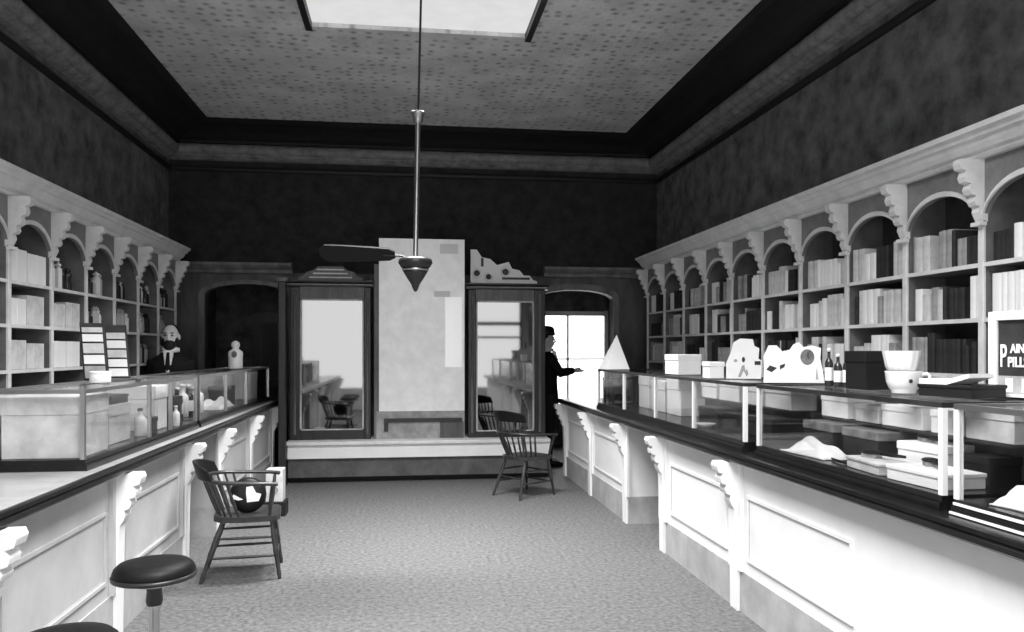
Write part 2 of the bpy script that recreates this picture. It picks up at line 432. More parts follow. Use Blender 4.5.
for s, edge, back, lab, slab, nose in ((1, 1.835, 2.50, 'long black polished countertop under the showcases with the teacup', 'darktop', 'darktop'),
                                       (-1, -1.415, -1.99, 'long pale stone countertop with black edge above the round stools', 'marble', 'darktop')):
    r = thing('countertop', lab, 'countertop', ((edge + back) / 2, 4.9, .86))
    build(MB().box(edge + s * .035, back, .28, 9.50, .859, .918), 'slab', slab, r)
    pf = [(.035, .859), (.012, .862), (.0, .872), (.0, .888), (.010, .893), (.006, .900), (.012, .914), (.022, .918), (.035, .918)]
    build(MB().prism(pf, lambda u, v, w: (edge + s * u, w, v), .28, 9.50), 'nosing', nose, r)

# ------------------------------------------------------------------ glass showcases
def showcase(s, xf, xb, y0, y1, posts, label, z0=.918, z1=1.31, rail='darkwood', basem='darktop', backm='midwood', postm='post', shelf=None):
    X = lambda u: xf + s * u
    r = thing('glass_showcase', label, 'showcase', ((xf + xb) / 2, (y0 + y1) / 2, z0))
    bz = z0 + .055
    b = MB().box(X(-.012), xb, y0, y1, z0, z0 + .03).box(X(0), xb, y0 + .004, y1 - .004, z0 + .03, bz)
    build(b, 'base', basem, r)
    pr = .011
    for y in posts:
        build(MB().box(X(0), X(2 * pr), y - pr, y + pr, bz, z1 - .02), 'post', postm, r)
    for y in (y0 + pr, y1 - pr):
        build(MB().box(xb, xb - s * 2 * pr, y - pr, y + pr, bz, z1 - .02), 'post', rail, r)
    t = MB(); w = .024
    t.box(X(0), X(w), y0, y1, z1 - .02, z1); t.box(xb, xb - s * w, y0, y1, z1 - .02, z1)
    for y in (y0, y1 - w): t.box(X(w), xb - s * w, y, y + w, z1 - .02, z1)
    build(t, 'top_frame', rail, r)
    build(MB().box(X(.008), X(.013), y0 + .022, y1 - .022, bz, z1 - .02), 'front_pane', 'glass', r)
    build(MB().box(X(w), xb - s * w, y0 + w, y1 - w, z1 - .012, z1 - .004), 'top_pane', 'glass', r)
    for y in (y0 + .008, y1 - .013):
        build(MB().box(X(.022), xb - s * .022, y, y + .005, bz, z1 - .02), 'end_pane', 'glass', r)
    build(MB().box(xb - s * .004, xb - s * .018, y0 + .022, y1 - .022, bz, z1 - .02), 'back_door', backm, r)
    if shelf: build(MB().box(xb - s * .02, xb - s * .26, shelf[0], shelf[1], 1.135, 1.141), 'glass_shelf', 'glass', r)
    return r
CZ = .974      # floor of a showcase
TZ = 1.311      # its top
XC = 1.93
cA = showcase(1, XC, 2.48, 1.2, 2.60, (1.211, 2.589), 'glass showcase at the picture edge holding a white draped cloth', rail='metal', backm='darkwood', shelf=(1.25, 2.56))
build(MB().box(XC - .018, XC - .012, 1.2, 2.60, .922, .930).box(XC - .006, XC, 1.204, 2.596, .953, .962), 'base_strip', 'post', cA)
cB = showcase(1, XC, 2.48, 2.66, 4.20, (2.671, 4.189), 'glass showcase under the teacup filled with white boxes and brushes', shelf=(2.69, 4.17))
cC = showcase(1, XC, 2.48, 4.36, 7.86, (4.371, 5.19, 6.02, 6.92, 7.849), 'long glass showcase with four front panes below the white pyramid', shelf=(4.39, 5.92))
cL1 = showcase(-1, -1.52, -1.97, 4.08, 6.20, (4.091, 5.1, 5.55, 6.189), 'glass showcase behind the stools with a large pale carton in its end', rail='metal', backm='paper2', postm='metal')
cL2 = showcase(-1, -1.52, -1.97, 6.26, 9.38, (6.271, 7.2, 8.1, 9.369), 'glass showcase with a white ornamental bottle standing on top', rail='metal', backm='paper2', postm='metal')

# ------------------------------------------------------------------ small goods
def carton_mb(w, d, h): return MB().box(-w / 2, w / 2, -d / 2, d / 2, 0, h)
def carton(label, loc, w, d, h, m='paper', rotz=0, lid=True, lidm=None, group=None, name='carton'):
    r = thing(name, label, 'box', loc, group, world=False); r.rotation_euler = (0, 0, rotz)
    bevel(build(carton_mb(w, d, h * (.72 if lid else 1)), 'box_body', m, r), .003)
    if lid:
        l = MB().box(-w / 2 - .004, w / 2 + .004, -d / 2 - .004, d / 2 + .004, h * .70, h)
        bevel(build(l, 'lid', lidm or m, r), .004)
    return r
def bottle(label, loc, r_, h, m='bottleglass', stop='paper2', lab=True, group=None, name='bottle'):
    r = thing(name, label, 'bottle', loc, group, world=False)
    p = [(r_ * .9, 0), (r_, .01), (r_, h * .58), (r_ * .85, h * .66), (r_ * .4, h * .74), (r_ * .36, h * .88), (r_ * .45, h * .9)]
    build(MB().lathe(p, seg=16), 'glass_body', m, r)
    build(MB().lathe([(r_ * .30, h * .9), (r_ * .5, h * .92), (r_ * .5, h * .97), (r_ * .25, h)], seg=12), 'stopper', stop, r)
    if lab: build(MB().lathe([(r_ * 1.02, h * .15), (r_ * 1.03, h * .16), (r_ * 1.03, h * .48), (r_ * 1.02, h * .49)], seg=16), 'paper_label', 'paper', r)
    return r
def book_mb(t, d, h, s):
    """spine towards -s*x, rounded"""
    pts = [(0, -t / 2)]
    for i in range(0, 7):
        a = -PI / 2 + PI * i / 6
        pts.append((-.008 * math.cos(a), t / 2 * math.sin(a)))
    pts += [(0, t / 2), (d, t / 2), (d, t / 2 - .003), (d - .006, t / 2 - .003), (d - .006, -t / 2 + .003), (d, -t / 2 + .003), (d, -t / 2)]
    seen = []; 
    for p in pts:
        if not seen or (Vector(p) - Vector(seen[-1])).length > 1e-6: seen.append(p)
    return MB().prism(seen, lambda u, v, w: (s * u, v * s, w), 0, h)
ORD = ['first', 'second', 'third', 'fourth', 'fifth', 'sixth', 'seventh', 'eighth', 'ninth', 'tenth', 'eleventh', 'twelfth', 'thirteenth', 'fourteenth', 'fifteenth']
LEVN = ['top', 'second', 'third', 'lowest']
MESH = {}
def cached(key, fn):
    if key not in MESH: MESH[key] = fn().mesh(key[0])
    return MESH[key]
def shelf_item(kind, key, mbfn, m, label, cat, loc, group):
    me = cached((kind,) + key + (m,), mbfn)
    if not me.materials: me.materials.append(M[m])
    o = bpy.data.objects.new(kind, me); COL.objects.link(o); o.location = loc
    return tag(o, label, cat, group)
TONE = {'paper': 'white', 'paper2': 'pale', 'paper3': 'grey', 'darkcard': 'dark', 'bottleglass': 'dark', 'paleglass': 'pale'}
def pick(ws):
    r = random.random() * sum(w for _, w in ws)
    for k_, w in ws:
        r -= w
        if r <= 0: return k_
    return ws[-1][0]
# right-hand shelves: books. Bay 0 lies behind the sign.
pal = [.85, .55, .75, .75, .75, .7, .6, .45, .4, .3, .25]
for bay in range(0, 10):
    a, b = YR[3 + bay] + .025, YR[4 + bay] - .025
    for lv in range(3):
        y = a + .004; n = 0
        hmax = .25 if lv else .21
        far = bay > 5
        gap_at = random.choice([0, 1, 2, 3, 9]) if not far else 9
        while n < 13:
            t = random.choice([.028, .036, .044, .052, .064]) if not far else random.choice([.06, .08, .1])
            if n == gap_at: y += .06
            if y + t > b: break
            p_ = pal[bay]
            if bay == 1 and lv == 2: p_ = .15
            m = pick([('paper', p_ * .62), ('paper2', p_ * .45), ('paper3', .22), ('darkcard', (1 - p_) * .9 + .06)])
            h = random.choice([.15, .17, .185, .20, .22]); h = min(h, hmax)
            if random.random() < .55 and n and 'lasth' in globals(): h = lasth; m = lastm
            lasth, lastm = h, m
            d = .15
            look = '%s %s' % ('tall' if h > .195 else 'short' if h < .16 else 'medium', TONE[m])
            wh = 'bay behind the pills sign' if bay == 0 else '%s bay beyond the pills sign' % ORD[bay - 1]
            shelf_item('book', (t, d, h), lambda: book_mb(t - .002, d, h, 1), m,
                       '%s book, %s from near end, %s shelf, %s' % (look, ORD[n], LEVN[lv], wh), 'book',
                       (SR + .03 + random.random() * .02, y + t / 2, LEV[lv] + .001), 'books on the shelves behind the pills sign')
            y += t; n += 1
# left-hand shelves: pale parcels in the near bays, bottles and jars beyond
def parcel_mb(w, d, h):
    m = MB().box(-d / 2, d / 2, -w / 2, w / 2, 0, h)
    m.box(-d / 2 - .002, d / 2 + .002, -.004, .004, -.0, h + .002)
    return m
def jar_mb(r_, h): return MB().lathe([(r_ * .92, 0), (r_, .008), (r_, h * .68), (r_ * .8, h * .76), (r_ * .5, h * .8), (r_ * .5, h * .84), (r_ * .75, h * .85), (r_ * .75, h * .93), (r_ * .3, h * .95), (r_ * .3, h)], seg=14)
for bay in range(0, 7):
    a, b = YL[4 + bay] + .025, YL[5 + bay] - .025
    wh = '%s bay behind the stool counter' % ORD[bay]
    for lv in range(3):
        y = a + .012; n = 0
        parcels = bay < 3 and not (bay == 2 and lv == 0)
        while n < 8:
            if parcels:
                t = random.choice([.26, .28, .25]) if bay else random.choice([.2, .26]); h = random.choice([.20, .21, .19]) if lv == 0 else random.choice([.17, .19, .20])
                if y + t > b: break
                m = pick([('paper', .55), ('paper2', .45)])
                shelf_item('parcel', (t, h), lambda: parcel_mb(t - .006, .2, h), m, '%s wrapped parcel, %s from near end, %s shelf, %s' % (TONE[m], ORD[n], LEVN[lv], wh),
                           'parcel', (SL - .13, y + t / 2, LEV[lv] + .001), 'parcels on the shelves behind the stool counter')
                y += t + .004
            else:
                r_ = random.choice([.026, .033, .04]); h = random.choice([.15, .18, .20, .21])
                if y + 2 * r_ > b: break
                m = pick([('paleglass', .45), ('bottleglass', .4), ('paper', .3)])
                shelf_item('jar', (r_, h), lambda: jar_mb(r_, h), m, '%s stoppered jar, %s from near end, %s shelf, %s' % (TONE[m], ORD[n], LEVN[lv], wh),
                           'jar', (SL - .09 - random.random() * .03, y + r_, LEV[lv] + .001), 'jars on the shelves behind the stool counter')
                y += 2 * r_ + .006
            n += 1

# --- things standing on the far part of the sign-side showcase
p = atX(611, 361, 2.2)
pyr = MB(); hw = .118; zz = .34
pyr.add([(-hw, -hw, 0), (hw, -hw, 0), (hw, hw, 0), (-hw, hw, 0), (.03, 0, zz)], [(0, 3, 2, 1), (0, 1, 4), (1, 2, 4), (2, 3, 4), (3, 0, 4)])
place(pyr, 'display_pyramid', 'paper', 'tall white pointed pyramid on the far end of the long showcase', 'display', (2.06, 7.72, TZ), .12)
q = atZ(656, 374, TZ)
carton('white lidded carton on the long showcase between pyramid and display cards', (2.16, 6.02, TZ), .19, .24, .155, 'paper', .1)
carton('small white carton tucked against the white display card with round top', (2.06, 5.15, TZ), .10, .13, .11, 'paper', 0)
def card(name, label, loc, rotz, outline, blobs, m='paper', lean=.12, th=.006):
    """free-standing card on an easel strut; outline in its own plane (u across, v up)"""
    r = thing(name, label, 'display card', loc, None, world=False); r.rotation_euler = (0, 0, rotz)
    cz, sz = math.cos(lean), math.sin(lean)
    fn = lambda u, v, w: (u, v * sz + w * cz + .0, v * cz - w * sz + .002)
    build(MB().prism(outline, fn, 0, th), 'card_face', m, r)
    for nm, pts, mm in blobs: build(MB().prism(pts, fn, -.002, 0), nm, mm, r)
    top = max(v for u, v in outline)
    y1_ = top * .55 * sz + th
    build(MB().prism([(y1_ + .002, top * .5), (y1_ + .006, top * .55), (y1_ + .10, .002), (y1_ + .08, .002)], lambda u, v, w: (w, u, v), -.02, .02), 'easel_strut', 'paper3', r)
    return r
def oval(cx, cy, rx, ry, n=20): return [(cx + rx * math.cos(2 * PI * i / n), cy + ry * math.sin(2 * PI * i / n)) for i in range(n)]
card('display_card', 'white arched display card with dark marks, in front of the bookshelves beyond the oval-portrait card', (2.2, 4.98, TZ), -.35,
     [(-.11, 0), (.11, 0), (.115, .12), (.095, .13), (.10, .20), (.07, .215), (.06, .26), (-.02, .265), (-.06, .24), (-.085, .16), (-.11, .10)],
     [('dark_mark', oval(.0, .125, .010, .018, 12), 'darkcard'), ('dark_mark', oval(-.05, .118, .012, .010, 12), 'paper3'),
      ('printed_figure', [(-.035, .01), (-.01, .085), (.005, .09), (.012, .05), (.022, .065), (.03, .03), (.018, .012), (.008, .04), (-.002, .05), (-.018, .01)], 'paper3'),
      ('printed_block', [(.07, .09), (.108, .09), (.108, .115), (.07, .115)], 'darkcard')])
card('display_card', 'wide white cut-out display card with a dark oval portrait', (2.2, 4.30, TZ), -.35,
     [(-.165, 0), (.165, 0), (.16, .05), (.145, .14), (.15, .20), (.10, .215), (.055, .205), (.03, .235), (.0, .22), (-.02, .19), (-.06, .18), (-.09, .215), (-.135, .215), (-.165, .15), (-.16, .10)],
     [('oval_portrait', oval(.075, .148, .038, .045), 'mid'), ('dark_head', oval(.09, .158, .016, .026, 14), 'darkcard'),
      ('pale_sitter', oval(.065, .14, .010, .035, 14), 'paper2'),
      ('printed_mark', [(-.15, .075), (-.12, .06), (-.09, .085), (-.13, .10)], 'darkcard'), ('printed_mark', [(-.075, .075), (-.05, .09), (-.045, .11), (-.075, .10)], 'darkcard'),
      ('printed_wedge', [(.118, .02), (.132, .02), (.125, .09)], 'paper3')])  # last shape: narrow grey wedge on the card face
# slim bottles between display card and black box
for i, (px, hh) in enumerate(((829, .20), (838, .17), (847, .18))):
    y_ = atX(px, 380, 2.20).y
    bottle('slim dark bottle with white label, %s of the slim bottles beside the black box' % ORD[i], (2.20, y_, TZ), .021, hh, 'bottleglass', 'paper', True, 'slim bottles on the showcase')
y_ = atX(868, 385, 2.22).y
carton('upright black box beside the white teacup on the showcase', (2.22, y_, TZ), .14, .15, .185, 'black_card', .1, lid=True)
# teacup with a white fluted bowl stacked on it
tc_ = atX(904, 385, 2.18)
r = thing('teacup', 'large white china cup with handle on the showcase, under a fluted bowl', 'cup', (tc_.x, tc_.y, TZ), world=False)
build(MB().lathe([(.048, 0), (.052, .004), (.05, .01), (.062, .022), (.073, .05), (.078, .092), (.079, .096), (.074, .096), (.068, .05), (.05, .02), (.0, .018)], seg=28), 'cup_body', 'china', r)
hp = [(.074, 0, .082), (.092, 0, .088), (.105, 0, .078), (.104, 0, .060), (.092, 0, .045), (.070, 0, .036)]
hb = MB().tube(hp, .0065, 8).xform(Matrix.Rotation(-.9, 4, 'Z')); build(hb, 'cup_handle', 'china', r)
build(MB().ell((.075 * math.cos(-1.8), .075 * math.sin(-1.8), .055), .009, .006, .009, 10, 6), 'painted_mark', 'darkcard', r)
r = thing('fluted_bowl', 'white fluted china bowl resting upon the large teacup', 'bowl', (tc_.x - .012, tc_.y - .0, TZ + .0975), world=False)
fl = MB(); seg = 48; prof = [(.050, 0), (.058, .006), (.064, .02), (.068, .045), (.074, .075), (.076, .088)]
vs = []; 
for k in range(seg):
    a = 2 * PI * k / seg; m_ = 1 + .035 * math.cos(12 * a)
    for rr, z in prof: vs.append((rr * m_ * math.cos(a), rr * m_ * math.sin(a), z))
n = len(prof); fs = [(k * n + i, ((k + 1) % seg) * n + i, ((k + 1) % seg) * n + i + 1, k * n + i + 1) for k in range(seg) for i in range(n - 1)]
fl.add(vs, fs, True); fl.add([vs[k * n] for k in range(seg)], [tuple(range(seg - 1, -1, -1))]); fl.add([vs[k * n + n - 1] for k in range(seg)], [tuple(range(seg))])
build(fl, 'bowl_body', 'china', r)
# dark flat box with a bent white leaflet on it, beside the sign
bx = atX(958, 391, 2.22)
carton('flat black box under the bent white leaflet, between teacup and pills sign', (2.25, bx.y + .02, TZ), .2, .24, .05, 'black_card', .25)
lf = MB().prism([(-.11, 0), (.02, 0), (.12, .030), (.12, .046), (.02, .020), (-.11, .022)], lambda u, v, w: (w, -u, v), -.07, .07)
place(lf, 'leaflet', 'paper', 'thick white bent leaflet lying on the flat black box near the sign', 'leaflet', (2.22, bx.y + .02, TZ + .05), .25)
# framed sign
sx0, sy0, sx1, sy1 = 2.395, 3.0, 2.47, 2.65
SA = math.atan2(sy1 - sy0, sx1 - sx0); SLN = math.hypot(sx1 - sx0, sy1 - sy0)
r = thing('framed_sign', 'white framed dark sign lettered PAIN PILLS standing on the showcase', 'sign', (sx0, sy0, TZ), world=False); r.rotation_euler = (0, 0, SA)
H = .345; W_ = SLN; fw = .036
build(MB().box(0, W_, .0, .012, .0, H), 'backing', 'black_card', r)
fr = MB()
fr.box(0, fw, -.018, .0, 0, H); fr.box(W_ - fw, W_, -.018, .0, 0, H); fr.box(fw, W_ - fw, -.018, .0, H - fw, H); fr.box(fw, W_ - fw, -.018, 0, 0, .012)
bevel(build(fr, 'sign_frame', 'paper', r), .004)
build(MB().box(fw, W_ - fw, -.004, 0, .012, .085), 'lower_band', 'paper3', r)
for u in (.07, .14, .21, .28):
    build(MB().box(u, u + .03, -.007, -.004, .02, .075), 'band_mark', 'paper', r)
build(MB().box(fw, W_ - fw, -.003, 0, .085, H - fw), 'sign_board', 'darkcard', r)
def text_mesh(s_, size, extr=.0015):
    c = bpy.data.curves.new('lettering', 'FONT'); c.body = s_; c.size = size; c.extrude = extr; c.offset = .0012
    o = bpy.data.objects.new('lettering', c); COL.objects.link(o)
    dg = bpy.context.evaluated_depsgraph_get(); me = bpy.data.meshes.new_from_object(o.evaluated_get(dg))
    bpy.data.objects.remove(o); return me
for s_, size, u, v, sc_x in (('P', .130, .044, .122, .46), ('AIN', .050, .090, .178, .72), ('PILLS', .056, .078, .122, .72)):
    me = text_mesh(s_, size); me.transform(Matrix.Translation((u, -.005, v)) @ Matrix.Rotation(PI / 2, 4, 'X') @ Matrix.Diagonal((sc_x, 1, 1, 1)))
    build(me, 'lettering', 'paper', r)

# --- inside the sign-side showcases
def brush(label, loc, rotz, L=.2, m='black', name='hairbrush'):
    r = thing(name, label, 'brush', loc, None, world=False); r.rotation_euler = (0, 0, rotz)
    h = MB().tube([(-L * .5, 0, .022), (-L * .2, 0, .022), (0, 0, .022), (L * .05, 0, .022)], [.006, .009, .008, .007], 8)
    build(h, 'handle', m, r)
    b = MB().ell((L * .27, 0, .024), L * .24, .032, .010); build(b, 'brush_back', m, r)
    build(MB().box(L * .1, L * .44, -.022, .022, 0, .018), 'bristle', 'paper3', r); return r
def cloth_mb(w, d, h, seed, n=14):
    rnd = random.Random(seed); ph = [rnd.random() * 6 for _ in range(6)]
    vs = []; fs = []
    def top(u, v):
        e = (1 - abs(2 * u - 1) ** 3) * (1 - abs(2 * v - 1) ** 3)
        return .006 + h * e * (.55 + .22 * math.sin(5 * u + ph[0] + 3 * v) + .16 * math.sin(9 * v + ph[1] - 4 * u) + .1 * math.sin(17 * u + ph[2]))
    for i in range(n + 1):
        for j in range(n + 1):
            u, v = i / n, j / n; wob = .06 * math.sin(7 * u + ph[3]) ; wob2 = .06 * math.sin(6 * v + ph[4])
            vs.append(((u - .5) * w * (1 + wob2), (v - .5) * d * (1 + wob), top(u, v)))
    N = (n + 1) ** 2; vs += [(x, y, 0) for x, y, z in vs]
    for i in range(n):
        for j in range(n):
            a = i * (n + 1) + j; q_ = (a, a + n + 1, a + n + 2, a + 1); fs.append(q_); fs.append(tuple(N + t for t in q_[::-1]))
    e = [i * (n + 1) for i in range(n + 1)] + [n * (n + 1) + j for j in range(1, n + 1)] + [i * (n + 1) + n for i in range(n - 1, -1, -1)] + [j for j in range(n - 1, 0, -1)]
    for i in range(len(e)): a, b = e[i], e[(i + 1) % len(e)]; fs.append((b, a, N + a, N + b))
    return MB().add(vs, fs, True)
SH = 1.142
cs = 'in the teacup showcase'
for i, (y, w, h, m, lk) in enumerate(((2.86, .26, .12, 'paper2', 'pale low carton'), (3.12, .18, .10, 'paper', 'white carton'), (3.42, .30, .10, 'paper', 'long white carton'), (3.70, .20, .09, 'paper2', 'small pale carton'), (4.0, .26, .12, 'paper', 'tall white carton'))):
    carton('%s %s on the glass shelf, %s from its near end' % (lk, cs, ORD[i]), (2.35, y, SH), .15, w, h, m, group='cartons on the showcase shelf')
carton('large dark box at the far end of the teacup showcase floor', (2.28, 3.98, CZ), .22, .30, .145, 'darkcard', 0, lidm='mid')
carton('second dark box in the teacup showcase, beside the white cloth', (2.29, 3.62, CZ), .2, .3, .14, 'darkcard', 0, lidm='mid')
place(cloth_mb(.17, .42, .10, 3), 'folded_towel', 'fabric', 'crumpled white towel at the far front of the teacup showcase', 'towel', (2.05, 3.78, CZ), .04)
carton('open white box at the middle rear of the teacup showcase', (2.30, 3.22, CZ), .18, .24, .12, 'paper', .1, lid=True)
carton('black box by the near end post in the teacup showcase', (2.30, 2.88, CZ), .14, .15, .11, 'black_card', 0)
carton('flat white tray box in front within the teacup showcase, next to the post', (2.07, 2.90, CZ), .2, .30, .06, 'paper', .06)
carton('flat white tray box in the middle front of the teacup showcase', (2.07, 3.24, CZ), .19, .28, .05, 'paper2', -.08)
brush('black hairbrush lying upon the open white box', (2.28, 3.22, CZ + .12), 1.3, .2)
brush('black hand brush lying across the middle white tray box', (2.07, 3.24, CZ + .05), 1.9, .22)
brush('small black brush on the tray box beside the post', (2.08, 2.92, CZ + .06), 1.2, .17)
place(MB().tube([(-.13, 0, .008), (0, .012, .008), (.13, 0, .008)], [.004, .007, .004], 8), 'comb_handle', 'black', 'thin black curling rod between towel and tray box', 'rod', (2.02, 3.50, CZ), 1.45)
# picture-edge showcase
place(cloth_mb(.2, .26, .20, 8), 'draped_cloth', 'fabric', 'white draped cloth beside the end post of the edge showcase', 'cloth', (2.08, 2.36, CZ), .1)
carton('small white carton behind the draped cloth', (2.36, 2.40, SH), .10, .12, .05, 'paper')
r = thing('straw_hat', 'round pale straw hat in the showcase at the picture edge', 'hat', (2.18, 2.06, CZ), world=False)
build(MB().lathe([(.0, .16), (.07, .158), (.095, .14), (.10, .05), (.102, .012), (.15, .010), (.155, .004), (.15, .0), (.0, .0)][::-1], seg=28), 'crown_and_brim', 'paper2', r)
build(MB().lathe([(.102, .02), (.105, .022), (.104, .055), (.101, .056)], seg=28), 'hat_band', 'darkcard', r)
carton('flat grey box under glass between draped cloth and hat', (2.02, 2.02, CZ), .1, .12, .03, 'paper3') if False else None
# long showcase
for i, (y, w, h, m) in enumerate(((4.62, .34, .13, 'paper'), (4.98, .28, .12, 'paper2'), (5.36, .34, .14, 'paper'), (5.74, .30, .12, 'paper'))):
    carton('%s carton on the long showcase glass shelf, %s from its near end' % (TONE[m], ORD[i]), (2.34, y, SH), .16, w, h, m, group='cartons on the showcase shelf')
for i, (y, w, h, m) in enumerate(((4.60, .34, .12, 'darkcard'), (5.0, .32, .11, 'black_card'), (5.42, .36, .12, 'darkcard'))):
    carton('black box on the long showcase floor, %s from its near end' % ORD[i], (2.24, y, CZ), .22, w, h, m, group='black boxes in the long showcase')
r = thing('white_dish', 'small white dish in front of the black boxes in the long showcase', 'dish', (2.03, 5.22, CZ), world=False)
build(MB().lathe([(.03, 0), (.05, .006), (.072, .026), (.07, .028), (.0, .012)], seg=22), 'dish_bowl', 'china', r)
for i, (y, w, h) in enumerate(((6.26, .34, .30), (6.66, .36, .27), (7.08, .30, .30))):
    carton('tall white carton in the middle of the long showcase, %s from the black boxes' % ORD[i], (2.27, y, CZ), .2, w, h * .97, 'paper', group='tall cartons in the long showcase')
    0 and carton('white carton on the glass shelf above the tall cartons, %s from the near end' % ORD[i], (2.35, y, SH), .15, w, .12, 'paper', group='cartons on the showcase shelf')
r = thing('table_stand', 'small dark display stand inside the far end of the long showcase', 'stand', (2.12, 7.58, CZ))
for x in (1.97, 2.27):
    for y in (7.42, 7.74): build(MB().box(x - .012, x + .012, y - .012, y + .012, CZ, 1.2), 'leg', 'darkwood', r)
build(MB().box(1.955, 2.285, 7.40, 7.76, 1.2, 1.225), 'stand_top', 'darkwood', r)
r = thing('bowler_hat', 'black bowler hat lying at the far end of the long showcase', 'hat', (2.105, 7.58, CZ), world=False)
build(MB().lathe([(.14, .0), (.145, .006), (.10, .012), (.09, .04), (.075, .085), (.04, .10), (.0, .104)], seg=24, sy=.85), 'hat_body', 'black', r)
build(MB().lathe([(.101, .012), (.102, .014), (.096, .034), (.094, .036)], seg=24, sy=.85), 'hat_band', 'mid', r)
# pale parcels at the far end of the counter, under the rear window
e0 = atX(572, 395, 2.1)
0 and carton('tall white carton at the far end of the counter below the rear window', (2.13, 9.05, .918), .34, .34, .44, 'paper', .05)
0 and carton('second tall white carton on the counter, beside the long showcase end', (2.10, 8.35, .918), .30, .44, .34, 'paper', 0)

# --- on and in the stool-side showcases
bt = atZ(101, 379, TZ)
r = thing('cylinder_tin', 'short white round tin on the stool-side showcase below the display racks', 'tin', (-1.75, 4.93, TZ), world=False)
build(MB().lathe([(.055, 0), (.057, .003), (.057, .05), (.054, .052)], seg=26), 'tin_body', 'paper', r)
build(MB().lathe([(.059, .052), (.059, .064), (.05, .066), (.0, .066)], seg=26), 'lid', 'paper', r)
def rack(label, loc, rotz, lean, bands):
    r = thing('display_rack', label, 'display rack', loc, world=False); r.rotation_euler = (0, 0, rotz)
    w, h = .135, .355
    cz, sz = math.cos(lean), math.sin(lean)
    fn = lambda u, v, wv: (u * 1.0 - v * .08, v * sz + wv * cz, v * cz - wv * sz + .003)
    build(MB().prism([(-w / 2, 0), (w / 2, 0), (w / 2, h), (-w / 2, h)], fn, 0, .012), 'back_card', 'darkcard', r)
    v = .012
    for (hh, m) in bands:
        build(MB().prism([(-w / 2 + .012, v), (w / 2 - .012, v), (w / 2 - .012, v + hh), (-w / 2 + .012, v + hh)], fn, -.022, 0), 'packet', m, r); v += hh + .012
    y1_ = h * .6 * sz + .014
    build(MB().prism([(y1_ + .004, h * .5), (y1_ + .008, h * .55), (y1_ + .055, .002), (y1_ + .04, .002)], lambda u, v_, wv: (wv - .02, u, v_), -.02, .02), 'easel_strut', 'darkcard', r)
    return r
rack('leaning display rack of pale packets above the white round tin', (-1.87, 5.20, TZ), .25, .12, [(.075, 'paper3'), (.055, 'paper'), (.06, 'paper2'), (.045, 'paper'), (.03, 'paper2')])
rack('leaning display rack of white packets, on the side toward the bearded man', (-1.87, 5.60, TZ), .25, .12, [(.05, 'paper'), (.05, 'paper'), (.05, 'paper2'), (.05, 'paper'), (.04, 'paper2')])
vb = atZ(235, 372, TZ)
r = thing('ornamental_bottle', 'tall white figure-like bottle standing on the far stool-side showcase', 'bottle', (-1.71, 8.5, TZ), world=False)
build(MB().lathe([(.066, 0), (.072, .008), (.070, .10), (.074, .15), (.068, .175), (.036, .195), (.030, .205), (.04, .222), (.044, .242), (.036, .268), (.012, .282), (.0, .284)], seg=24), 'bottle_body', 'paper', r)
build(MB().ell((.0, -.069, .145), .028, .010, .035, 14, 8), 'dark_medallion', 'mid', r)
carton('big pale carton filling the near end of the stool-side showcase', (-1.735, 4.31, CZ), .36, .36, .30, 'paper2', 0)
carton('pale carton of middle height in the stool-side showcase behind the big carton', (-1.75, 4.84, CZ), .28, .34, .22, 'paper2')
carton('dark flat box upon the middle pale carton in the stool-side showcase', (-1.70, 4.84, CZ + .22), .18, .26, .05, 'darkcard')
bottle('white bottle between the pale cartons in the near stool-side showcase', (-1.60, 5.16, CZ), .035, .17, 'paper', 'darkcard', False)
carton('black box next to the white bottle inside the stool-side showcase', (-1.62, 5.34, CZ), .10, .12, .10, 'black_card')
carton('tall pale carton below the bearded man in the stool-side showcase', (-1.74, 5.62, CZ), .26, .26, .29, 'paper')
carton('dark crate by the far end post of the near stool-side showcase', (-1.66, 5.92, CZ), .16, .18, .20, 'darkcard')
bottle('pale bottle before the dark crate', (-1.57, 5.82, CZ), .026, .14, 'paper', 'paper', False)
for i, (y, m, h) in enumerate(((6.40, 'bottleglass', .24), (6.56, 'paper', .26), (6.72, 'bottleglass', .25), (6.88, 'paleglass', .22), (7.04, 'paper', .24))):
    bottle('%s bottle in the far stool-side showcase, %s from its near post' % (TONE[m], ORD[i]), (-1.72, y, CZ), .045, h, m, 'paper2', m == 'bottleglass', 'bottles in the far showcase')
place(cloth_mb(.22, .6, .13, 21), 'heaped_cloth', 'fabric', 'heaped white cloth in the far stool-side showcase below the figure bottle', 'cloth', (-1.70, 7.55, CZ), 0)
carton('dark box in the far stool-side showcase under the figure bottle', (-1.74, 8.02, CZ), .2, .22, .18, 'darkcard')
hoop = MB()
for j, (cx_, R_) in enumerate(((8.55, .17),)):
    hoop.tube([(0, R_ * math.cos(a), R_ * math.sin(a) + R_) for a in [2 * PI * i / 28 for i in range(29)]], .006, 8)
place(hoop.xform(Matrix.Translation((0, 0, .006)) @ Matrix.Diagonal((1, 1, .85, 1))), 'hoop', 'paper', 'thin white hoop standing at the end of the far stool-side showcase', 'hoop', (-1.59, 8.42, CZ), .08)
carton('bright white carton at the far end of the stool-side showcases', (-1.76, 9.0, CZ), .28, .40, .29, 'paper')

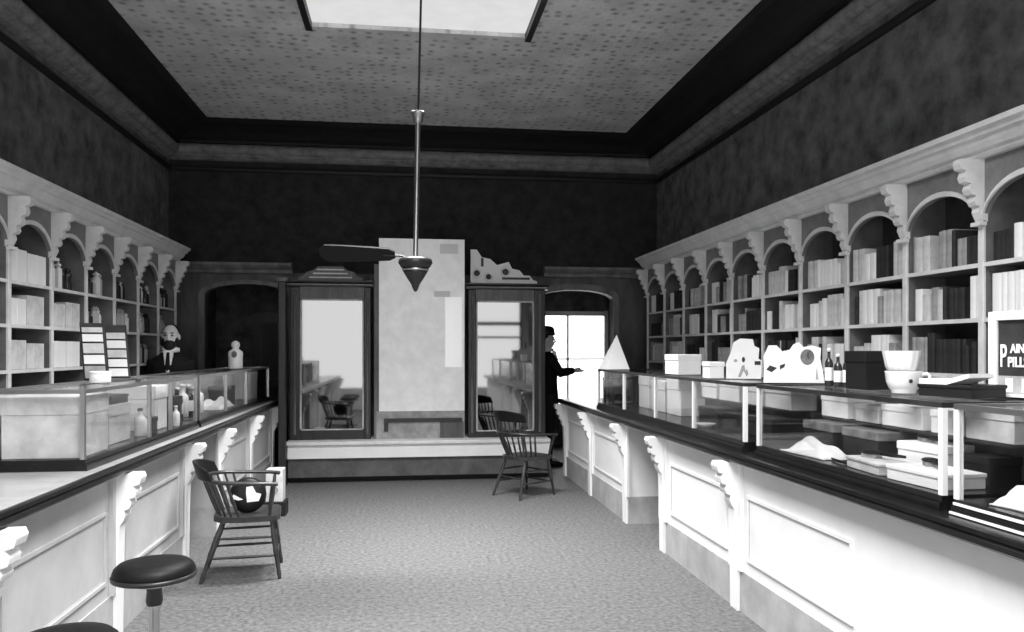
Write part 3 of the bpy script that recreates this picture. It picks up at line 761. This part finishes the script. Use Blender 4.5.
# ------------------------------------------------------------------ stools
def stool(label, loc):
    r = thing('counter_stool', label, 'stool', loc, 'counter stools', world=False)
    build(MB().lathe([(.0, .555), (.10, .552), (.150, .556), (.158, .566), (.162, .582), (.155, .60), (.138, .615), (.09, .622), (.0, .624)], seg=40), 'seat', 'leather', r)
    build(MB().lathe([(.155, .552), (.166, .555), (.168, .568), (.162, .574), (.156, .57)], seg=40), 'seat_rim', 'darkmetal', r)
    build(MB().lathe([(.09, .53), (.095, .54), (.10, .552), (.02, .554)], seg=28), 'seat_plate', 'metal', r)
    build(MB().lathe([(.03, .44), (.034, .46), (.030, .50), (.036, .53), (.03, .535)], seg=20), 'collar', 'darkmetal', r)
    build(MB().lathe([(.026, .06), (.024, .10), (.030, .22), (.024, .30), (.020, .40), (.027, .43), (.024, .445)], seg=20), 'pedestal', 'metal', r)
    build(MB().lathe([(.135, .0), (.138, .012), (.12, .028), (.07, .04), (.035, .06), (.02, .062)], seg=32), 'foot_flange', 'darkmetal', r)
    return r
s1 = stool('black round pedestal stool, whole, in front of the white counter', (-1.03, 3.50, 0))
s2 = dup(s1, (-1.04, 2.63, 0), label='black round pedestal stool cut off by the bottom edge, nearer the viewer')

# ------------------------------------------------------------------ captain's chair
def chair(label, loc, rotz, comb=0.0):
    """faces local +y"""
    r = thing('spindle_armchair', label, 'chair', loc, 'wooden spindle armchairs', world=False); r.rotation_euler = (0, 0, rotz)
    sz_ = .415; cz0 = .655 + comb
    pts = [(-.205, .19), (-.14, .215), (.14, .215), (.205, .19), (.215, .0), (.19, -.15), (.11, -.205), (-.11, -.205), (-.19, -.15), (-.215, 0)]
    bevel(build(MB().prism(pts, lambda u, v, w: (u, v, w), sz_ - .035, sz_), 'seat', 'chairwood', r), .010, 3)
    legs = {}
    for nm, (tx, ty, bx_, by) in {'fl': (-.155, .16, -.205, .215), 'fr': (.155, .16, .205, .215), 'bl': (-.14, -.14, -.20, -.275), 'br': (.14, -.14, .20, -.275)}.items():
        P0 = Vector((tx, ty, sz_ - .02)); P1 = Vector((bx_, by, 0)); legs[nm] = (P0, P1)
        ts = [0, .12, .3, .5, .55, .6, .85, .9, 1]; rs = [.012, .014, .019, .017, .020, .016, .013, .015, .011]
        build(MB().tube([P0.lerp(P1, t) for t in ts], rs, 10), 'leg', 'chairwood', r)
    L = lambda nm, z: legs[nm][0].lerp(legs[nm][1], (sz_ - .02 - z) / (sz_ - .02))
    for a, b, z in (('fl', 'bl', .27), ('fr', 'br', .27), ('fl', 'bl', .15), ('fr', 'br', .15), ('fl', 'fr', .25), ('fl', 'fr', .14), ('bl', 'br', .20)):
        p, q_ = L(a, z), L(b, z); build(MB().tube([p, p.lerp(q_, .5), q_], [.007, .010, .007], 8), 'stretcher', 'chairwood', r)
    bow = []
    for i in range(21):
        t = PI * i / 20; bow.append((.255 * math.cos(t), -.09 - .19 * math.sin(t), .645 + .012 * math.sin(t)))
    bow = [(.245, .20, .628), (.262, .14, .635), (.26, .03, .64)] + bow + [(-.26, .03, .64), (-.262, .14, .635), (-.245, .20, .628)]
    build(MB().tube(bow, [(.020, .013)] * len(bow), 10), 'arm_bow', 'chairwood', r)
    for u in range(11):
        t = PI * (.04 + .92 * u / 10)
        top = Vector((.252 * math.cos(t), -.09 - .188 * math.sin(t), .645)); bot = Vector((.19 * math.cos(t), -.02 - .165 * math.sin(t), sz_ - .005))
        build(MB().tube([bot, bot.lerp(top, .4), top], [.007, .011, .007], 8), 'spindle', 'chairwood', r)
    if comb:
        for u in range(9):
            t = PI * (.20 + .60 * u / 8); p0 = Vector((.252 * math.cos(t), -.09 - .188 * math.sin(t), .645)); p1 = Vector((.255 * math.cos(t), -.10 - .20 * math.sin(t), cz0 + .01))
            build(MB().tube([p0, p0.lerp(p1, .5), p1], [.008, .010, .007], 8), 'spindle', 'chairwood', r)
    for sx in (-1, 1):
        build(MB().tube([(sx * .185, .15, sz_ - .01), (sx * .21, .16, .52), (sx * .25, .17, .632)], [.009, .014, .010], 8), 'arm_post', 'chairwood', r)
    cr = MB(); N = 16; ring = []
    for i in range(N + 1):
        t = PI * (.17 + .66 * i / N); h = .115 - .04 * abs(2 * i / N - 1) ** 2
        ring.append((.255 * math.cos(t), -.10 - .20 * math.sin(t), h))
    vs = []; fs = []
    for (x, y, h) in ring:
        n_ = Vector((x, (y + .10), 0)).normalized() * .013
        lean = Vector((0, -.035, 0))
        for (q_, z) in ((Vector((x, y, 0)) - n_, cz0), (Vector((x, y, 0)) + n_, cz0), (Vector((x, y, 0)) + n_ + lean, cz0 + h), (Vector((x, y, 0)) - n_ + lean, cz0 + h)): vs.append((q_.x, q_.y, z))
    for i in range(N):
        for j in range(4): fs.append((i * 4 + j, i * 4 + (j + 1) % 4, (i + 1) * 4 + (j + 1) % 4, (i + 1) * 4 + j))
    fs += [(3, 2, 1, 0), (N * 4, N * 4 + 1, N * 4 + 2, N * 4 + 3)]
    bevel(build(cr.add(vs, fs), 'crest_rail', 'black', r), .006)
    return r
c1 = chair('dark wooden spindle armchair beside the stools, holding a round cushion', (-1.045, 5.58, 0), -PI / 2 + .12)
c2 = chair('dark wooden spindle armchair in front of the mirror platform', (1.25, 8.20, 0), -.95, comb=.12)
cu = MB(); seg = 28
r = thing('round_cushion', 'round black and white cushion leaning on the armchair seat', 'cushion', (-1.03, 5.52, .416), world=False); r.rotation_euler = (0, 0, .15)
tilt = Matrix.Translation((0, 0, .118)) @ Matrix.Rotation(PI / 2 - .22, 4, 'X')
build(MB().lathe([(.0, -.035), (.06, -.036), (.10, -.028), (.118, 0), (.10, .028), (.06, .036), (0, .035)], seg=28).xform(tilt), 'cushion_body', 'black', r)
build(MB().prism([(-.005, -.05), (.07, -.045), (.085, .0), (.05, .012), (.03, .055), (-.01, .05), (-.012, .01)], lambda u, v, w: (u, v, w), .034, .040).xform(tilt), 'white_patch', 'fabric', r)
build(MB().prism([(-.105, -.02), (-.06, -.035), (-.03, -.03), (-.06, -.012), (-.09, .005)], lambda u, v, w: (u, v, w), .030, .039).xform(tilt), 'white_patch', 'fabric', r)
pb = atZ(274, 508, 0)
r = thing('waste_box', 'small pale box on a dark base, standing on the floor beyond the armchair', 'box', (-1.16, 7.52, 0), world=False)
bevel(build(MB().box(-.10, .10, -.10, .10, 0, .13), 'dark_base', 'black_card', r), .005)
bevel(build(MB().box(-.075, .075, -.085, .085, .13, .42), 'box_body', 'paper2', r), .005)
build(MB().tube([(-.03, -.09, .24), (-.02, -.11, .27), (.02, -.11, .27), (.03, -.09, .24)], .008, 8), 'handle', 'paper3', r)

# ------------------------------------------------------------------ mirror platform at the back
BX0, BX1 = -1.29, 1.69
r = thing('display_platform', 'long low platform with white front edge, under the tall mirrors', 'platform', (.2, 9.45, 0))
build(MB().box(BX0, BX1, 9.19, YB - .002, .28, .43), 'fascia', 'white', r)
bevel(build(MB().box(BX0 - .02, BX1, 9.165, YB - .002, .43, .468), 'platform_top', 'shelfpaint', r), .006)
build(MB().box(BX0, BX1, 9.22, YB - .002, .065, .28), 'kickboard', 'kick', r)
build(MB().box(BX0, BX1, 9.34, YB - .002, 0, .065), 'toe_recess_shade', 'black_card', r)  # set back and black: the toe shadow is in the colour
MY = 9.42
def mir(label, pxl, pxr, gl, gr, ytop, ybot, gtop, gbot):
    x0, x1 = atY(pxl, 350, MY).x, atY(pxr, 350, MY).x; a, b = atY(gl, 350, MY).x, atY(gr, 350, MY).x
    zt = atY((pxl + pxr) / 2, ytop, MY).z; zb = .468; g0 = atY((pxl + pxr) / 2, gbot, MY).z; g1 = atY((pxl + pxr) / 2, gtop, MY).z
    r = thing('framed_mirror', label, 'mirror', ((x0 + x1) / 2, MY, zb))
    for (p, q_) in ((x0, a), (b, x1)):
        bevel(build(MB().box(p, q_, MY - .03, MY + .12, zb, zt - .07), 'stile', 'darkwood', r), .008)
        c = (p + q_) / 2
        build(MB().tube([(c, MY - .03, zb + .06), (c, MY - .03, zt - .12)], .014, 8), 'half_column', 'midwood', r)
    build(MB().box(a, b, MY - .02, MY + .1, zb, g0), 'bottom_rail', 'darkwood', r)
    build(MB().box(a, b, MY - .02, MY + .1, g1, zt - .07), 'top_rail', 'midwood', r)
    co_ = [(0, zt - .07), (.035, zt - .065), (.035, zt - .045), (.02, zt - .04), (.05, zt - .02), (.065, zt - .015), (.065, zt), (-.10, zt), (-.10, zt - .07)]
    build(MB().prism(co_, lambda u, v, w: (w, MY - .03 - u, v), x0 - .03, x1 + .03), 'cornice', 'darkwood', r)
    build(MB().prism([(.012, zt - .055), (.042, zt - .048), (.042, zt - .038), (.012, zt - .04)], lambda u, v, w: (w, MY - .03 - u, v), x0 - .02, x1 + .02), 'bead', 'paper3', r)
    build(MB().box(a - .005, b + .005, MY, MY + .008, g0 - .005, g1 + .005), 'mirror_glass', 'mirror', r)
    bd = MB()
    for (p, q_, z0_, z1_) in ((a, a + .018, g0, g1), (b - .018, b, g0, g1), (a, b, g1 - .018, g1), (a, b, g0, g0 + .012)): bd.box(p, q_, MY - .012, MY, z0_, z1_)
    build(bd, 'beading', 'paper2', r)
    return r, x0, x1, zt
r, x0, x1, zt = mir('tall dark framed mirror standing behind the fan blade, with stepped crest', 290, 371, 300, 364, 281, 437, 299, 430)
cr = MB(); c = (x0 + x1) / 2
cr.prism([(-.36, 0), (.36, 0), (.36, .04), (.30, .055), (.27, .10), (.19, .12), (.14, .165), (-.14, .165), (-.19, .12), (-.27, .10), (-.30, .055), (-.36, .04)], lambda u, v, w: (c + u, w, zt + v), MY - .03, MY + .05)
cc = build(cr, 'crest', 'midwood', r)
for dz in (.03, .075, .12):
    build(MB().box(c - .27 + dz, c + .27 - dz, MY - .045, MY - .03, zt + dz, zt + dz + .016), 'crest_moulding', 'shelfpaint', cc)
r, x0, x1, zt = mir('tall dark framed mirror behind the far armchair, with pale carved crest', 468, 545, 476, 534, 284, 437, 301, 431)
cr = MB(); c = (x0 + x1) / 2
cr.prism([(-.43, 0), (.36, 0), (.36, .03), (.31, .05), (.27, .10), (.20, .10), (.15, .16), (.06, .18), (.02, .26), (-.12, .22), (-.20, .29), (-.30, .31), (-.36, .40), (-.43, .40)], lambda u, v, w: (c + u, w, zt + v), MY - .03, MY + .05)
cc = build(cr, 'crest', 'white2', r)
for u, v, rr in ((-.02, .14, .055), (-.22, .08, .045), (-.36, .12, .05)):
    build(MB().tube([(c + u + rr * math.cos(a), MY - .035, zt + v + rr * math.sin(a)) for a in [2 * PI * i / 20 for i in range(21)]], .013, 8), 'rosette_ring', 'white2', cc)
    build(MB().ell((c + u, MY - .032, zt + v), rr * .7, .008, rr * .7, 12, 6), 'rosette_shade', 'darkwood', cc)  # dark disc in place of the shade inside the ring
build(MB().box(c - .06, c + .27, MY - .04, MY - .03, zt + .05, zt + .075), 'slot_shade', 'darkwood', cc)  # dark strips stand in for the shade of carved slots
build(MB().box(c - .31, c - .28, MY - .04, MY - .03, zt + .2, zt + .3), 'slot_shade', 'darkwood', cc)
# centre panel
px0, px1 = atY(379, 300, MY).x, atY(464.5, 300, MY).x
ct = atY(421, 239, MY).z; cb = atY(421, 411, MY).z
r = thing('blank_panel', 'tall pale blank panel rising between the two framed mirrors', 'panel', ((px0 + px1) / 2, MY, .468))
build(MB().box(px0, px1, MY - .01, MY + .05, cb, ct), 'panel_board', 'panelpale', r)
build(MB().box(px0 - .03, px1, MY - .005, MY + .06, .468, cb), 'panel_foot', 'paper3', r)
a_, b_ = atY(384, 424, MY), atY(462, 432, MY)
rp = MB(); rp.box(a_.x, b_.x, MY - .02, MY - .005, atY(421, 422, MY).z, atY(421, 418, MY).z); rp.box(a_.x, a_.x + .05, MY - .02, MY - .005, atY(421, 431, MY).z, atY(421, 422, MY).z)
build(rp, 'foot_moulding', 'darkwood', r)
build(MB().box(atY(440, 400, MY).x, b_.x + .02, MY - .012, MY - .005, .47, atY(421, 422, MY).z), 'dark_inset', 'partition', r)
build(MB().box(px0 - .055, px0 - .002, MY, MY + .05, .468, atY(375, 264, MY).z), 'side_strip', 'midwood', r)
n0, n1 = atY(445, 297, MY), atY(462, 367, MY)
place(MB().box(0, n1.x - n0.x, 0, .006, 0, n0.z - n1.z), 'paper_strip', 'strip', 'narrow bright white paper hung on the tall blank panel', 'paper', (n0.x, MY - .017, n1.z))
n0, n1 = atY(434, 291, MY), atY(450, 297, MY)
place(MB().box(0, n1.x - n0.x, 0, .006, 0, n0.z - n1.z), 'paper_label', 'faintnote', 'small grey label beside the top of the white paper strip', 'label', (n0.x, MY - .017, n1.z))
n0, n1 = atY(440, 244, MY), atY(458, 254, MY)
place(MB().box(0, n1.x - n0.x, 0, .006, 0, n0.z - n1.z), 'paper_notice', 'faintnote', 'faint grey notice near the top of the tall blank panel', 'notice', (n0.x, MY - .017, n1.z))
# dark post at the platform end
xa = atY(284, 400, 9.2).x
r = thing('end_post', 'dark square post at the end of the platform beside the arched doorway', 'post', (xa, 9.2, 0))
bevel(build(MB().box(xa - .045, xa + .035, 9.08, 9.16, 0, 2.26), 'post_shaft', 'darkwood', r), .008)
build(MB().box(xa - .055, xa + .045, 9.07, 9.17, 2.26, 2.30), 'post_cap', 'midwood', r)
build(MB().box(xa - .05, xa + .04, 9.075, 9.165, 0, .12), 'post_base', 'darkwood', r)

# ------------------------------------------------------------------ ceiling fan
FX, FY = .078, 5.55
fd = .0069
r = thing('ceiling_fan', 'ceiling fan on a long thin rod, one dark paddle blade showing', 'fan', (FX, FY, 1.91))
build(MB().tube([(FX, FY, 2.13), (FX + .018, FY, 3.10)], .017, 12), 'down_rod', 'metal', r)
build(MB().tube([(FX + .018, FY, 3.10), (FX + .042, FY, ZC - .002)], .008, 10), 'hanger_rod', 'darkmetal', r)
cp = MB().lathe([(.02, 3.06), (.034, 3.08), (.034, 3.11), (.05, 3.125), (.05, 3.14), (.01, 3.15)], (FX + .018, FY, 0), 16)
build(cp, 'coupling', 'metal', r)
build(MB().lathe([(.03, 2.145), (.075, 2.14), (.112, 2.125), (.118, 2.10), (.10, 2.07), (.085, 2.06), (.02, 2.06)][::-1], (FX, FY, 0), 28), 'motor_housing', 'darkmetal', r)
build(MB().lathe([(.088, 2.045), (.094, 2.05), (.094, 2.058), (.06, 2.062)], (FX, FY, 0), 28), 'bright_ring', 'metal', r)
build(MB().lathe([(.0, 1.90), (.010, 1.905), (.022, 1.93), (.028, 1.95), (.055, 1.99), (.078, 2.03), (.086, 2.046), (.03, 2.05)], (FX, FY, 0), 24), 'cone_cup', 'darkmetal', r)
bl = MB()
out_ = []
for i in range(13):
    t = i / 12; out_.append((-.14 - .52 * t, .055 + .028 * math.sin(PI * t * .5) if 0 < t < 1 else .03))
out_ = out_ + [(u, -v) for u, v in out_[::-1]]
bl.prism(out_, lambda u, v, w: (u, v, w), -.006, .006)
bl.xform(Matrix.Translation((FX, FY, 2.155)) @ Matrix.Rotation(-.13, 4, 'Z') @ Matrix.Rotation(.02, 4, 'Y') @ Matrix.Rotation(-.62, 4, 'X'))
bevel(build(bl, 'fan_blade', 'black', r), .003)
build(MB().tube([(FX - .05, FY, 2.13), (FX - .10, FY + .01, 2.148), (FX - .22, FY + .03, 2.153)], [.008, .007, .005], 8), 'blade_arm', 'darkmetal', r)

# ------------------------------------------------------------------ people
def remesh(o, v, sm=6):
    m = o.modifiers.new('skin', 'REMESH'); m.mode = 'VOXEL'; m.voxel_size = v; m.use_smooth_shade = True
    s = o.modifiers.new('smooth', 'SMOOTH'); s.iterations = sm; s.factor = .5
    return o
def hand(mb, wrist, dirv, palm_n, side):
    d = Vector(dirv).normalized(); n = Vector(palm_n).normalized(); u = d.cross(n).normalized() * side
    w = Vector(wrist)
    mb.tube([w, w + d * .04, w + d * .09], [.024, (.038, .017) if False else .030, .034], 10)
    for i, (off, L) in enumerate(((-.027, .060), (-.009, .072), (.009, .068), (.026, .054))):
        b = w + d * .085 + u * off
        mb.tube([b, b + d * L * .45 + n * .004, b + d * L * .75 + n * L * .2, b + d * L * .9 + n * L * .45], [.0095, .009, .0085, .007], 8)
    b = w + d * .03 - u * .026
    mb.tube([b, b + d * .03 - u * .022 + n * .008, b + d * .058 - u * .026 + n * .018], [.012, .011, .008], 8)
def person(label, loc, rotz, arms, hat=False, lean=0.0):
    """local: faces -y, 1.73 m tall"""
    r = thing('person', label, 'person', loc, world=False); r.rotation_euler = (0, 0, rotz)
    b = MB()
    tor = [((0, .0, .86), (.15, .11)), ((0, 0, .95), (.165, .115)), ((0, 0, 1.08), (.14, .10)), ((0, .0, 1.22), (.155, .11)), ((0, .005, 1.34), (.175, .115)), ((0, .01, 1.42), (.15, .09)), ((0, .012, 1.46), (.07, .06)), ((0, .0, 1.50), (.056, .058)), ((0, -.008, 1.56), (.052, .056))]
    b.tube([p for p, _ in tor], [q for _, q in tor], 20)
    for sx in (-1, 1):
        b.tube([(sx * .09, 0, .92), (sx * .095, -.01, .70), (sx * .095, -.015, .49), (sx * .098, .012, .30), (sx * .10, .02, .09)], [.09, .078, .055, .052, .035], 12)
        b.tube([(sx * .10, .05, .045), (sx * .102, -.04, .05), (sx * .108, -.15, .03)], [.036, .038, .028], 10)
        sh, el, wr_, dv, nv = arms[sx]
        b.tube([sh, Vector(sh).lerp(Vector(el), .5), el, Vector(el).lerp(Vector(wr_), .5), wr_], [.058, .048, .040, .037, .026], 12)
        hand(b, wr_, dv, nv, sx)
    # head
    b.ell((0, .005, 1.645), .074, .094, .098); b.ell((0, -.025, 1.585), .056, .066, .058); b.ell((0, -.06, 1.555), .028, .026, .020)
    b.tube([(0, -.088, 1.652), (0, -.103, 1.625), (0, -.112, 1.605), (0, -.092, 1.597)], [.008, .011, .014, .010], 8)
    b.ell((0, -.082, 1.662), .05, .014, .009)
    b.ell((0, -.087, 1.572), .024, .010, .006)
    for sx in (-1, 1): b.ell((sx * .077, .012, 1.622), .010, .020, .030)
    body = remesh(build(b, 'body', 'skin', r), .0075, 4)
    for sx in (-1, 1):
        e = build(MB().ell((sx * .031, -.083, 1.638), .013, .010, .008, 12, 8), 'eye', 'paper3', r)
        build(MB().ell((sx * .032, -.094, 1.662), .018, .006, .005, 12, 6), 'eyebrow', 'hair', r)
        build(MB().ell((sx * .031, -.0925, 1.638), .008, .003, .008, 10, 6), 'iris', 'black', e)
    h = MB(); h.ell((0, .034, 1.668), .0795, .083, .087)
    if hat: pass
    hr = remesh(build(h, 'hair', 'hair', r), .008, 2)
    bd = MB(); bd.ell((0, -.055, 1.545), .058, .055, .060); bd.ell((0, -.088, 1.580), .040, .020, .014); bd.ell((-.058, -.02, 1.58), .018, .035, .05); bd.ell((.058, -.02, 1.58), .018, .035, .05)
    if not hat: remesh(build(bd, 'beard', 'hair', r), .007, 3)
    ct_ = MB(); k_ = 1.16
    ct = [((0, .0, .70), (.19, .15)), ((0, 0, .90), (.19, .145)), ((0, 0, 1.08), (.175, .13)), ((0, 0, 1.22), (.185, .135)), ((0, .005, 1.34), (.188, .135)), ((0, .01, 1.425), (.165, .105)), ((0, .015, 1.47), (.09, .075)), ((0, .012, 1.485), (.066, .062))]
    ct_.tube([p for p, _ in ct], [q for _, q in ct], 22)
    for sx in (-1, 1):
        sh, el, wr_, dv, nv = arms[sx]
        e2 = Vector(el).lerp(Vector(wr_), .93)
        ct_.tube([Vector(sh) + Vector((-sx * .02, 0, .0)), Vector(sh).lerp(Vector(el), .5), el, Vector(el).lerp(Vector(wr_), .5), e2], [.078, .066, .058, .052, .046], 14)
    coat = remesh(build(ct_, 'coat', 'coat', r), .010, 4)
    build(MB().prism([(-.045, 1.49), (.045, 1.49), (.03, 1.36), (.0, 1.24), (-.03, 1.36)], lambda u, v, w: (u, w - (1.5 - v) * .22 * (1 if v > 1.36 else .66), v), -.102, -.07), 'shirt_front', 'paper', r)
    build(MB().prism([(-.012, 1.478), (.012, 1.478), (.02, 1.34), (0, 1.30), (-.02, 1.34)], lambda u, v, w: (u, w - (1.5 - v) * .22, v), -.110, -.10), 'necktie', 'black', r)
    build(MB().lathe([(.066, 1.478), (.082, 1.480), (.080, 1.522), (.070, 1.523)], (0, -.002, 0), 24, 1, 1.05), 'collar', 'paper', r)
    t = MB()
    for sx in (-1, 1): t.tube([(sx * .09, 0, .93), (sx * .098, -.01, .70), (sx * .10, -.012, .49), (sx * .102, .012, .30), (sx * .103, .018, .075)], [.115, .098, .078, .074, .066], 12)
    remesh(build(t, 'trousers', 'trouser', r), .012, 3)
    for sx in (-1, 1):
        build(MB().tube([(sx * .10, .085, .045), (sx * .10, .04, .05), (sx * .104, -.05, .048), (sx * .11, -.13, .036), (sx * .112, -.185, .028)], [(.030), .043, .046, .042, .022], 12), 'shoe', 'black', r)
    if hat:
        hh = build(MB().lathe([(.088, 1.690), (.120, 1.688), (.135, 1.700), (.120, 1.696), (.092, 1.702), (.095, 1.74), (.088, 1.78), (.06, 1.808), (.0, 1.816)], (0, .005, 0), 28, .88, 1.1), 'bowler_hat', 'black', r)
        build(MB().lathe([(.094, 1.703), (.097, 1.706), (.097, 1.728), (.094, 1.73)], (0, .005, 0), 28, .89, 1.11), 'hat_band', 'darkcard', hh)
    return r
relaxed = {-1: ((-.158, .0, 1.40), (-.166, .03, 1.13), (-.13, -.10, .93), (.05, -.35, -.9), (1, 0, 0)),
            1: ((.158, .0, 1.40), (.166, .03, 1.13), (.13, -.10, .93), (-.05, -.35, -.9), (-1, 0, 0))}
reach = {-1: ((-.185, .0, 1.40), (-.22, -.14, 1.20), (-.10, -.33, 1.24), (.1, -1, .05), (.2, 0, -1)),
          1: ((.185, .0, 1.40), (.22, -.14, 1.20), (.10, -.34, 1.23), (-.1, -1, .05), (-.2, 0, -1))}
person('bearded person in dark coat and white collar, behind the counter by the shelves', (-2.222, 8.06, 0), .06, relaxed)
person('person in dark coat and bowler hat, side-on before the rear window', (1.84, 10.22, 0), PI / 2, reach, hat=True)

# ------------------------------------------------------------------ light
w = bpy.data.worlds.new('sky'); sc.world = w; w.use_nodes = True
nt = w.node_tree; bg = nt.nodes['Background']
bg.inputs['Color'].default_value = (1, 1, 1, 1); bg.inputs['Strength'].default_value = 3.0
def area(name, loc, rot, sx, sy, power):
    l = bpy.data.lights.new(name, 'AREA'); l.shape = 'RECTANGLE'; l.size = sx; l.size_y = sy; l.energy = power
    o = bpy.data.objects.new(name, l); COL.objects.link(o); o.location = loc; o.rotation_euler = rot; return o
area('added_roof_light_lamp', ((SKX0 + SKX1) / 2, sum(SK[1]) / 2, ZC + .02), (0, 0, 0), SKX1 - SKX0 - .1, SK[1][1] - SK[1][0] - .1, 225).data.spread = 2.3  # lamp of the added, unseen roof light; brightens the near half
area('daylight_through_far_roof_light', ((SKX0 + SKX1) / 2, sum(SK[0]) / 2, ZC + .02), (0, 0, 0), SKX1 - SKX0 - .1, SK[0][1] - SK[0][0] - .1, 135).data.spread = 1.72

sc.view_settings.view_transform = 'Standard'; sc.view_settings.look = 'None'
sc.view_settings.gamma = 1.0; sc.view_settings.use_curve_mapping = False; sc.view_settings.exposure = 0.38
sc.cycles.max_bounces = 10; sc.cycles.diffuse_bounces = 5; sc.cycles.glossy_bounces = 5; sc.cycles.transparent_max_bounces = 24
sc.cycles.use_denoising = True
sc.cycles.sample_clamp_indirect = 8
for o in sc.objects:
    if 'wloc' in o: del o['wloc']
